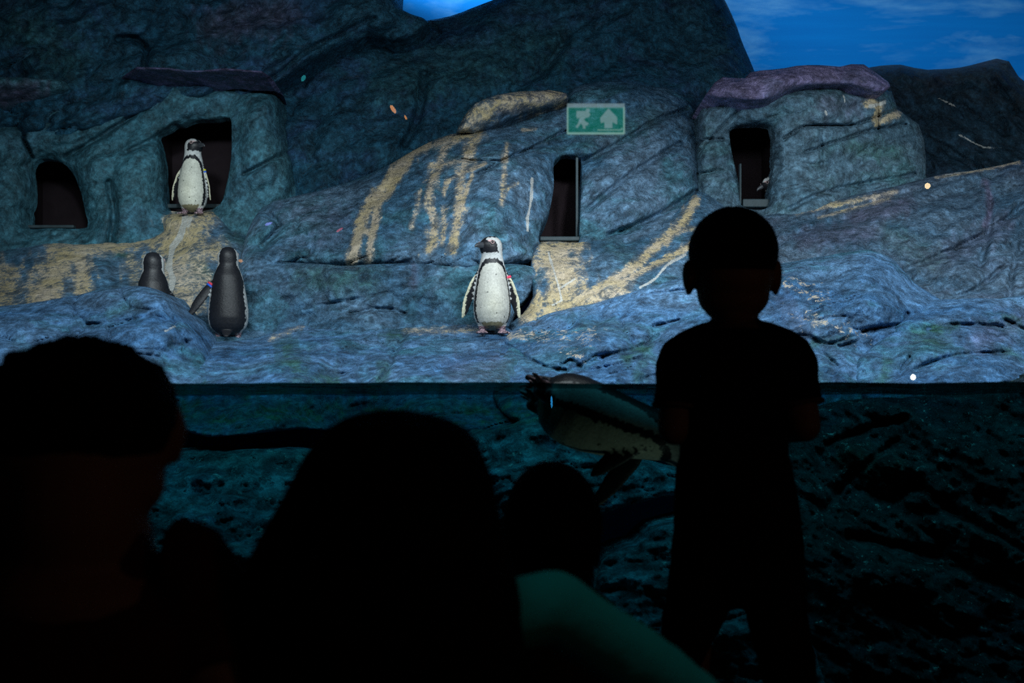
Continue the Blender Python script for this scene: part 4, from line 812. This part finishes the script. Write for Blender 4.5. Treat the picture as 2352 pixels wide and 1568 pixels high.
def head_parts(chin, hh, yaw, pitch, wide=1.0, ear=0.36, neck=None, neck_r=0.05, jaw=1.0):
    """chin: point under the chin on the axis of the head; faces +y turned by yaw"""
    Rm = Matrix.Rotation(math.radians(yaw), 3, 'Z') @ Matrix.Rotation(math.radians(pitch), 3, 'X'); c = Vector(chin)
    def q(x, y, z): return c+Rm @ Vector((x*hh, y*hh, z*hh))
    p = [ellipsoid(q(0,-.03,.63), (.345*wide*hh,.40*hh,.37*hh), Rm), ellipsoid(q(0,.10,.30), (.265*wide*hh,.27*hh,.29*hh), Rm), ellipsoid(q(0,.22,.13), (.13*hh,.13*hh,.12*hh), Rm),
         tube([q(0,.355,.55), q(0,.395,.46), q(0,.43,.385), q(0,.36,.36)], [.032*hh,.036*hh,.05*hh,.04*hh], seg=12), ellipsoid(q(0,.31,.57), (.20*hh,.07*hh,.05*hh), Rm),
         ellipsoid(q(0,.345,.265), (.10*hh,.045*hh,.026*hh), Rm), ellipsoid(q(0,.340,.215), (.085*hh,.045*hh,.028*hh), Rm), ellipsoid(q(.16,.25,.40), (.09*hh,.08*hh,.08*hh), Rm), ellipsoid(q(-.16,.25,.40), (.09*hh,.08*hh,.08*hh), Rm)]
    p.append(ellipsoid(q(0,-.05,.40), (.325*wide*hh,.34*hh,.27*hh), Rm)); p.append(ellipsoid(q(0,-.06,.26), (.30*jaw*wide*hh,.28*hh,.24*hh), Rm))
    for s in (-1, 1):
        Re = Rm @ Matrix.Rotation(math.radians(s*-22), 3, 'Z')
        p.append(ellipsoid(q(s*.375*wide,-.04,ear+.06), (.035*hh,.085*hh,.14*hh), Re)); p.append(ellipsoid(q(s*.36*wide,-.02,ear-.06), (.03*hh,.05*hh,.07*hh), Re))
    if neck is not None: p.append(tube([q(0,-.06,.45), q(0,-.09,.10), Vector(neck)+vv(0,0,.02), Vector(neck)-vv(0,0,.04)], [neck_r*.95, neck_r*.95, neck_r*1.05, neck_r*1.35], seg=18))
    eyes = [(q(s*.145,.315,.50), .062*hh) for s in (-1, 1)]
    return p, eyes, q, Rm
def limb(pts, rad, **k): return tube(pts, rad, **k)
def person(label, J, cloth, voxel=.0075, group=None):
    """J: joints in the room; cloth: materials. Body is one skin; hair, clothes and shoes are its children."""
    root = empty('person', (J['pelvis'][0], J['pelvis'][1], 0)); tag(root, label, 'person', group)
    s = J['s']; parts, eyes, q, Rm = head_parts(J['chin'], J['hh'], J.get('yaw', 0), J.get('pitch', 0), J.get('wide', 1.0), J.get('ear', .36), J['neck'], J.get('neck_r', .055*s), J.get('jaw', 1.0))
    tor = J['torso']; tr = J['torso_r']
    parts.append(tube(tor, [(a*.90, b*.90) for a, b in tr], ref=(1,0,0), seg=24))
    for k in ('L', 'R'):
        sh, el, wr = J['arm'+k]; ra = J.get('arm_r', (.047*s, .038*s, .025*s)); mid = (Vector(el)+Vector(wr))/2
        nk = Vector(tor[-1]); parts.append(limb([nk*.55+Vector(sh)*.45, sh, (Vector(sh)+Vector(el))/2, el], [ra[0]*1.1, ra[0], ra[0]*.93, ra[1]], seg=16))
        parts.append(limb([el, Vector(el)*.65+Vector(wr)*.35, wr], [ra[1], ra[1]*1.02, ra[2]], seg=16))
        hd_ = J.get('hand'+k, ((Vector(wr)-Vector(el)), vv(0, 0, -1))); parts += hand_parts(Vector(wr), Vector(hd_[0]), Vector(hd_[1]), s, J.get('curl', .5), 1 if k == 'R' else -1)
        hp_, kn, an = J['leg'+k]; rl = J.get('leg_r', (.078*s, .055*s, .035*s))
        parts.append(limb([hp_, (Vector(hp_)+Vector(kn))/2, kn], [rl[0], rl[0]*.9, rl[1]], seg=18)); parts.append(limb([kn, Vector(kn)*.68+Vector(an)*.32, an], [rl[1], rl[1]*1.02, rl[2]], seg=16))
        fd = Vector(J['foot'+k]).normalized(); a = Vector(an); parts.append(limb([a, a+fd*.06*s-vv(0,0,.03*s), a+fd*.15*s-vv(0,0,.045*s)], [.036*s, (.038*s,.028*s), (.036*s,.018*s)], ref=(fd.y,-fd.x,0), seg=14))
    V, Q = fuse(parts, voxel, 4); base = np.array(root.location)
    mesh('body', V-base, Q, M['skin'], root)
    for e, r in eyes:
        ev = ellipsoid(e, (r, r, r), seg=14, rows=10); mesh('eye', ev[0]-base, ev[1], M['white_eye'], root)
        ip = Vector(e)+Rm @ Vector((0, r*.62, 0)); iv = ellipsoid(ip, (r*.5, r*.45, r*.5), seg=12, rows=8); mesh('pupil', iv[0]-base, iv[1], M['eye'], root.children[-1])
    # shirt
    g = .012*s; sh_parts = [tube(tor, [(a+g*.4, b+g*.4) for a, b in tr], ref=(1,0,0), seg=28)]
    for k in ('L', 'R'):
        sh, el, wr = [Vector(t) for t in J['arm'+k]]; ra = J.get('arm_r', (.047*s, .038*s, .025*s)); f_ = J.get('sleeve', .75); end = sh+(el-sh)*min(f_, 1.0); nk = Vector(tor[-1]); sr = J.get('sleeve_r', 1.18)
        sh_parts.append(limb([nk*.55+sh*.45, sh, (sh+end)/2, end], [ra[0]*1.25, ra[0]*sr, ra[0]*sr*.98, ra[0]*sr*.97 if f_ <= 1 else ra[1]*1.2], seg=18, flat1=f_ <= 1))
        if f_ > 1: sh_parts.append(limb([el, (el+wr)/2, el+(wr-el)*(f_-1)], [ra[1]*1.2, ra[1]*1.2, ra[2]*1.35], seg=18, flat1=True))
    V, Q = fuse(sh_parts, voxel, 3); 
    fold = .0035*s*(fbm(V[:, 0]*16+V[:, 1]*9, V[:, 2]*11, 3, 4)); V = V+np.stack([fold*np.sign(V[:, 0]-tor[1][0]), fold, fold*0], 1)
    mesh('shirt', V-base, Q, cloth['shirt'], root)
    tp = []
    for k in ('L', 'R'):
        tr_ = J.get('trouser'+k)
        if tr_: tp.append(tube(tr_[0], tr_[1], ref=(1,0,0), seg=20, flat1=True))
        else:
            hp_, kn, an = [Vector(t) for t in J['leg'+k]]; rl = J.get('leg_r', (.078*s, .055*s, .035*s))
            tp.append(tube([hp_, (hp_+kn)/2, kn], [rl[0]*1.2, rl[0]*1.12, rl[1]*1.25], seg=18)); tp.append(tube([kn, (kn+an)/2, kn+(an-kn)*.95], [rl[1]*1.25, rl[1]*1.2, rl[1]*1.05], seg=18, flat1=True))
    pv = Vector(J['pelvis']); tp.append(tube(J['hips'][0], J['hips'][1], ref=(1,0,0), seg=26))
    V, Q = fuse(tp, voxel*1.15, 3); V = V+np.stack([.004*fbm(V[:, 2]*9, V[:, 0]*9, 3, 6), .004*fbm(V[:, 0]*12, V[:, 2]*9, 3, 2), 0*V[:, 0]], 1); mesh('trousers', V-base, Q, cloth['trousers'], root)
    for k in ('L', 'R'):
        a = Vector(J['leg'+k][2]); fd = Vector(J['foot'+k]).normalized()
        V, Q = fuse([limb([a+vv(0,0,.03*s), a-vv(0,0,.02*s)], [.046*s, .045*s], seg=14), limb([a-fd*.03*s-vv(0,0,.03*s), a+fd*.07*s-vv(0,0,.036*s), a+fd*.17*s-vv(0,0,.045*s)], [(.042*s,.03*s), (.046*s,.034*s), (.042*s,.022*s)], ref=(fd.y,-fd.x,0), seg=14)], voxel, 2); mesh('shoe', V-base, Q, M['shoe'], root)
    return root, q, Rm, base
def hair_cap(root, base, q, Rm, hh, wide=1.0, grow=.05, low=.30, front=.72, spiky=0.0, seed=1, top=0.0):
    """a cap of short hair: outside the skull above the hairline, tucked under the skin below it"""
    V, Fc = ellipsoid((0,0,0), (1,1,1), seg=72, rows=48); x, y, z = V.T; t = .63+z*.37
    line = np.where(y > 0, low+(front-low)*np.clip(y*1.5, 0, 1), low); k = np.clip((t-line)/.035+.5, 0, 1)
    r = 1+(grow/.37)*(2*k-1)+.012*fbm(x*9+seed, z*9+y*4, 3, seed)+spiky*k*np.clip(z+.35, 0, 1)*np.maximum(0, gnoise(x*7+seed, y*7+z*3, 4))
    out_ = [q(0,-.03,.63)+Rm @ Vector((a*.345*wide*hh*b, c*.40*hh*b, d*.37*hh*b+top*hh*k_*max(d, 0))) for a, c, d, b, k_ in zip(x, y, z, r, k)]
    mesh('hair', np.array([tuple(o) for o in out_])-base, Fc, M['hair'], root)

# --- child standing at the glass
B = lambda u, v, dy=0.0: P(u, v, 2.9+dy)
pxm = 2.9/F
J = dict(s=.78, hh=.268, chin=B(1680, 745), yaw=3, pitch=3, wide=1.06, ear=.37, neck=B(1688, 752), neck_r=.052, pelvis=B(1693, 1290), 
    torso=[B(1694,1200), B(1686,1090), B(1686,970), B(1690,870), B(1689,800), B(1688,765)], torso_r=[(130*pxm,.10), (120*pxm,.095), (120*pxm,.092), (132*pxm,.10), (112*pxm,.085), (62*pxm,.06)],
    armL=(B(1562,823), B(1548,985,-.02), P(1640,985,3.12)), armR=(B(1818,818), B(1848,978,-.02), P(1752,985,3.12)), arm_r=(.044,.038,.024), sleeve=.70, sleeve_r=1.22, handL=((.9,.5,.15),(0,.3,-1)), handR=((-.9,.5,.15),(0,.3,-1)), curl=.7,
    legL=(B(1628,1260), B(1592,1440), B(1555,1775)), legR=(B(1762,1260), B(1790,1440), B(1830,1775)), footL=(-.2,1,0), footR=(.25,1,0), leg_r=(.066,.048,.033),
    trouserL=([B(1625,1230), B(1612,1330), B(1597,1400), B(1567,1500), B(1552,1620), B(1545,1770)], [(80*pxm,.095), (78*pxm,.09), (71*pxm,.08), (54*pxm,.07), (54*pxm,.06), (52*pxm,.055)]),
    trouserR=([B(1765,1230), B(1775,1330), B(1781,1400), B(1804,1500), B(1822,1620), B(1835,1770)], [(80*pxm,.095), (72*pxm,.09), (69*pxm,.08), (65*pxm,.07), (58*pxm,.06), (55*pxm,.055)]),
    hips=([B(1693,1300), B(1693,1200), B(1686,1090), B(1683,1030)], [(120*pxm,.10), (148*pxm,.115), (136*pxm,.11), (120*pxm,.10)]))
rt, q, Rm, bs_ = person('short haired child in a dark tee standing at the glass with feet apart', J, dict(shirt=M['navy'], trousers=M['charcoal']), .006)
hair_cap(rt, bs_, q, Rm, .268, 1.06, .022, .46, .74, seed=3)
M['trim'] = plain('pale_trim', (0.16, 0.12, 0.11), 0.95, 0.05)
shirt = [o for o in rt.children if o.name.startswith('shirt')][0]
cv = tube([B(1688,757), B(1688,745), B(1688,738)], [(64*pxm,.066), (58*pxm,.061), (56*pxm,.059)], ref=(1,0,0), seg=32, flat0=True, flat1=True); mesh('collar', cv[0]-bs_, cv[1], M['trim'], shirt)
for kk in ('armL', 'armR'):
    s_, e_ = Vector(J[kk][0]), Vector(J[kk][1]); p0 = s_+(e_-s_)*.66; p1 = s_+(e_-s_)*.71
    cv = tube([p0, p1], [.0560, .0565], seg=24, flat0=True, flat1=True); mesh('cuff', cv[0]-bs_, cv[1], M['trim'], shirt)
# --- long haired woman seated with one arm out on her knee
A = lambda u, v, Y=1.6: P(u, v, Y)
J = dict(s=.95, hh=.215, chin=A(900,1335), yaw=0, pitch=0, wide=1.0, neck=A(890,1420), neck_r=.05, pelvis=vv(-.16,1.55,.12),
    torso=[vv(-.16,1.55,.12), vv(-.16,1.55,.26), vv(-.165,1.57,.40), A(885,1480), A(888,1430)], torso_r=[(.16,.12), (.145,.11), (.15,.11), (.125,.085), (.06,.055)],
    armL=(A(650,1500), vv(-.37,1.66,.32), vv(-.25,1.92,.30)), armR=(A(1060,1440), A(1268,1392,1.66), A(1660,1650,1.74)), arm_r=(.042,.041,.028), sleeve=1.95, handR=((1,.1,-.5),(0,.3,-1)), handL=((.5,1,0),(0,0,-1)),
    legL=(vv(-.25,1.6,.11), vv(-.40,1.98,.32), vv(-.22,2.05,.05)), legR=(vv(-.07,1.6,.11), vv(.28,1.92,.38), vv(.22,2.05,.05)), footL=(.4,1,0), footR=(.3,1,0),
    hips=([vv(-.16,1.55,.09), vv(-.16,1.55,.22), vv(-.165,1.56,.28)], [(.17,.13), (.16,.125), (.15,.12)]))
rt, q, Rm, bs_ = person('seated woman with long dark hair and a pale green sleeve stretched along her knee', J, dict(shirt=M['teal'], trousers=M['charcoal']), .0075)
rows = [(940,905,30),(948,905,75),(962,912,120),(985,914,158),(1010,915,178),(1050,908,202),(1100,905,226),(1150,896,247),(1200,885,266),(1250,878,283),(1300,873,299),(1350,872,311),(1400,873,318),(1450,876,319),(1500,882,320),(1568,893,322),(1640,895,310),(1700,895,270),(1730,895,200)]
V, Fc, seg = [], [], 96; ph = np.linspace(0, 2*np.pi, seg, endpoint=False); zz = []
vr = np.array(rows, dtype=float); vs2 = np.linspace(940, 1730, 70)
for v_ in vs2:
    uc = np.interp(v_, vr[:, 0], vr[:, 1]); hw = np.interp(v_, vr[:, 0], vr[:, 2])*1.6/F; c = P(uc, v_, 1.6); t = (v_-940)/790
    dp = np.interp(v_, [940,985,1050,1200,1350,1500,1730], [.02,.085,.115,.125,.115,.10,.06])
    # open at the front so that the face comes through
    front = np.clip(np.sin(ph), 0, 1)**3*np.clip((v_-1040)/60, 0, 1)
    strand = 1+.018*np.sin(ph*23+3*gnoise(ph*2, ph*0+t*3))+.02*gnoise(ph*6, ph*0+t*4, 3)*min(1, t*5)
    r = (1-.55*front)*strand
    V.append(np.stack([c.x+hw*np.cos(ph)*(1-.0*front), c.y-.015+dp*np.sin(ph)*r-.02*t, np.full(seg, c.z)+.004*np.sin(ph*9)*min(1, t*8)], 1))
    V[-1][:, 0] = c.x+hw*np.cos(ph)*np.where(np.abs(np.cos(ph)) > .8, strand, strand)
for i in range(len(vs2)-1):
    for j in range(seg): Fc.append((i*seg+j, (i+1)*seg+j, (i+1)*seg+(j+1) % seg, i*seg+(j+1) % seg))
Fc.append(tuple(range(seg))); Fc.append(tuple((len(vs2)-1)*seg+j for j in reversed(range(seg))))
mesh('hair', np.concatenate(V)-bs_, Fc, M['hair'], rt)
# --- seated adult on the left
J = dict(s=1.0, hh=.245, chin=A(188,1225), yaw=8, pitch=0, wide=1.34, ear=.48, jaw=1.10, neck=A(185,1300), neck_r=.090, pelvis=vv(-.57,1.52,.12),
    torso=[vv(-.57,1.52,.12), vv(-.57,1.53,.28), vv(-.57,1.56,.45), A(180,1440), A(182,1330), A(184,1290)], torso_r=[(.18,.13), (.17,.125), (.185,.13), (.19,.12), (.12,.09), (.075,.07)],
    armL=(A(-95,1262), vv(-.83,1.60,.42), vv(-.70,1.90,.36)), armR=(A(438,1300), A(500,1580,1.56), vv(-.36,1.45,.16)), arm_r=(.050,.042,.03), sleeve=.85, handL=((.4,1,-.1),(0,0,-1)), handR=((.2,-.3,-1),(0,1,0)),
    legL=(vv(-.67,1.6,.12), vv(-.88,2.0,.26), vv(-.62,2.15,.06)), legR=(vv(-.47,1.6,.12), vv(-.30,2.02,.26), vv(-.52,2.18,.06)), footL=(.5,1,0), footR=(-.5,1,0),
    hips=([vv(-.57,1.52,.10), vv(-.57,1.52,.24), vv(-.57,1.53,.30)], [(.19,.14), (.185,.135), (.18,.13)]))
rt, q, Rm, bs_ = person('dark haired adult in a maroon top seated closest to the left edge, one shoulder raised', J, dict(shirt=M['maroon'], trousers=M['charcoal']), .008)
hair_cap(rt, bs_, q, Rm, .245, 1.34, .03, .36, .74, spiky=.12, seed=5)
# --- small child between the woman and the standing child
D = lambda u, v, Y=2.25: P(u, v, Y)
J = dict(s=.72, hh=.205, chin=D(1266,1318), yaw=-6, pitch=0, wide=1.10, neck=D(1272,1352), neck_r=.052, pelvis=vv(.09,2.2,.12),
    torso=[vv(.09,2.2,.12), vv(.09,2.2,.26), vv(.085,2.22,.40), D(1275,1430), D(1273,1375)], torso_r=[(.125,.10), (.115,.09), (.12,.09), (.105,.075), (.05,.05)],
    armL=(D(1170,1420), vv(-.04,2.30,.36), vv(.02,2.46,.33)), armR=(D(1355,1405), vv(.24,2.30,.34), vv(.16,2.46,.33)), arm_r=(.036,.031,.022), sleeve=.8, handL=((.6,1,0),(0,0,-1)), handR=((-.6,1,0),(0,0,-1)),
    legL=(vv(.02,2.26,.10), vv(-.10,2.56,.22), vv(.06,2.66,.045)), legR=(vv(.16,2.26,.10), vv(.30,2.56,.22), vv(.14,2.68,.045)), footL=(.5,1,0), footR=(-.4,1,0),
    hips=([vv(.09,2.2,.09), vv(.09,2.2,.22), vv(.09,2.2,.27)], [(.13,.11), (.125,.10), (.12,.095)]))
rt, q, Rm, bs_ = person('small dark haired child sitting between the long haired woman and the standing child', J, dict(shirt=M['brown'], trousers=M['charcoal']), .0065)
V, Fc = ellipsoid((0,0,0), (1,1,1), seg=64, rows=40); x, y, z = V.T
k = np.clip((.75-np.clip(y, 0, 1)*2+np.clip(z-.35, 0, 1)*6), 0, 1); r = .80+.20*np.clip(k*1.6, 0, 1)+.015*fbm(x*9, z*5+y*5, 3, 2)
ctr = D(1268,1205); hw = 113*2.25/F; hh_ = 148*2.25/F
mesh('hair', np.stack([ctr.x+x*hw*r*np.where(z < -.3, 1-.12*(-z-.3), 1), ctr.y-.02+y*.098*r, ctr.z+z*hh_*np.where(z < 0, 1.15, 1.0)*np.where(r > .9, 1, .97)], 1)-bs_, Fc, M['hair'], rt)

# ------------------------------------------------------------------ exit sign's reflection, put in as a glowing plate on the pane
sg = empty('exit_sign_reflection', P(1368, 273, GY-0.012)); tag(sg, 'reflection of a green exit sign with running figure and arrow in the glass', 'exit sign reflection')
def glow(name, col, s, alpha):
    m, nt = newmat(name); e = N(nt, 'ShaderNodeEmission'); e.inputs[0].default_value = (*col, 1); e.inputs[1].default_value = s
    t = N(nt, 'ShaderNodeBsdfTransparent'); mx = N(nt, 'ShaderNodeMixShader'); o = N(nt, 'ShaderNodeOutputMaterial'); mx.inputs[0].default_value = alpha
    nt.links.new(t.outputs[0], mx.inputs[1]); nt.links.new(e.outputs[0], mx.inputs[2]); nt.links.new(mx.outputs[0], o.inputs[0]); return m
M['sg_green'] = glow('sign_reflection_green', (0.0, 0.19, 0.13), 1.0, 0.27); M['sg_white'] = glow('sign_reflection_pale', (0.22, 0.33, 0.36), 1.0, 0.30); M['sg_edge'] = glow('sign_reflection_edge', (0.24, 0.42, 0.38), 1.0, 0.42)
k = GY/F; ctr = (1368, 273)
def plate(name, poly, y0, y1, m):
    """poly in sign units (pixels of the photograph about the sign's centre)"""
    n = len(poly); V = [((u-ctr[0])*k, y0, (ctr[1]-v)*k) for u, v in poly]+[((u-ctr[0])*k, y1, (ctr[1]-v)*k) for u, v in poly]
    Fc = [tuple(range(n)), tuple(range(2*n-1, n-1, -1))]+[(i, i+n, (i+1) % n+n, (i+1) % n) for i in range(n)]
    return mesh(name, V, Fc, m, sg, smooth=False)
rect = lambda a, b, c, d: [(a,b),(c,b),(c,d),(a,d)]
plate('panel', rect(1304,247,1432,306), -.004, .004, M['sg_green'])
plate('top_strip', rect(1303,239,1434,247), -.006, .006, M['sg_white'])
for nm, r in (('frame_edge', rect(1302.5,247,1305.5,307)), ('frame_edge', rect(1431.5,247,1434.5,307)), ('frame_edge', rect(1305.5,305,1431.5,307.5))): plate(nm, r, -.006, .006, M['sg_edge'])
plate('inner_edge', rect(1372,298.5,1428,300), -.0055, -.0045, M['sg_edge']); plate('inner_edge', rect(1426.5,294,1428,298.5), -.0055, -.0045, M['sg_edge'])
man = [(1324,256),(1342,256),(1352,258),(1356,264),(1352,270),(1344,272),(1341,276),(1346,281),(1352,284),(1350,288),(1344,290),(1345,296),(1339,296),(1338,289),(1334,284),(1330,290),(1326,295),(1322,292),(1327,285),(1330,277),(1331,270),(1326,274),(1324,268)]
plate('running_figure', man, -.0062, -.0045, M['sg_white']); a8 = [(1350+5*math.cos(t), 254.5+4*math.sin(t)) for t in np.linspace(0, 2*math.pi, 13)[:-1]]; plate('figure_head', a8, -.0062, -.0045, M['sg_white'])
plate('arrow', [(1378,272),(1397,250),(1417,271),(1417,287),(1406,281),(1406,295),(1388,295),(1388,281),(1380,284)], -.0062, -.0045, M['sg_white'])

# ------------------------------------------------------------------ small lamps on the hall's rear wall, seen only as glints in the glass
M['lamp_body'] = plain('lamp_body', (0.02, 0.02, 0.02), 0.5, 0.4)
def lamp(label, u, v, w, h, col, s, rot=0.0):
    Yv = 2*GY+2.10; p = P(u, v, Yv); p.y = 2*GY-Yv
    o = empty('wall_lamp', (p.x, p.y, p.z)); tag(o, label, 'lamp')
    a, b = w/F*Yv/2, h/F*Yv/2; n = 20; tt = np.linspace(0, 2*np.pi, n, endpoint=False); cr, sr = math.cos(rot), math.sin(rot)
    def ring(k, y): return [((a*k*math.cos(t))*cr-(b*k*math.sin(t))*sr, y, (a*k*math.cos(t))*sr+(b*k*math.sin(t))*cr) for t in tt]
    def lid(rs, name, m, par):
        V = [q for r in rs for q in r]; Fc = []
        for i in range(len(rs)-1): Fc += [(i*n+j, i*n+(j+1) % n, (i+1)*n+(j+1) % n, (i+1)*n+j) for j in range(n)]
        Fc.append(tuple(range(n-1, -1, -1))); Fc.append(tuple((len(rs)-1)*n+j for j in range(n))); return mesh(name, V, Fc, m, par, smooth=False)
    lid([ring(1.35, -.10), ring(1.5, -.02), ring(1.4, .0)], 'housing', M['lamp_body'], o)
    lid([ring(1.0, .001), ring(.9, .012), ring(.5, .016)], 'lens', emit('lamp_glow', col, s), o)
lamp('warm white lamp reflected as a bright spot on the rock bank', 2130, 427, 13, 14, (1.0, .72, .36), 30)
lamp('white lamp reflected at the waterline below the blue boulder', 2097, 866, 13, 15, (.92, 1.0, .85), 40)
lamp('orange lamp reflected as a slanting streak on the dark cliff', 903, 251, 9, 22, (1.0, .42, .16), 14, .6)
lamp('small orange lamp reflected just under the longer orange streak', 932, 270, 5, 12, (1.0, .40, .12), 12, .5)
lamp('teal lamp reflected as a dot on the upper cliff', 697, 180, 9, 16, (.03, .45, .50), 9, -.5)
lamp('violet lamp reflected as a dash beside the wet slope', 617, 514, 18, 6, (.25, .28, 1.0), 14, .35)
lamp('red lamp reflected as a dash beside the yellow guano run', 780, 528, 18, 5, (.9, .10, .13), 8, .55)
lamp('orange dot lamp reflected beside the dark backed penguin', 553, 599, 10, 7, (1.0, .45, .10), 11)
lamp('blue strip lamp reflected under the floating penguin', 1267, 923, 5, 28, (.03, .40, .95), 14, .03)
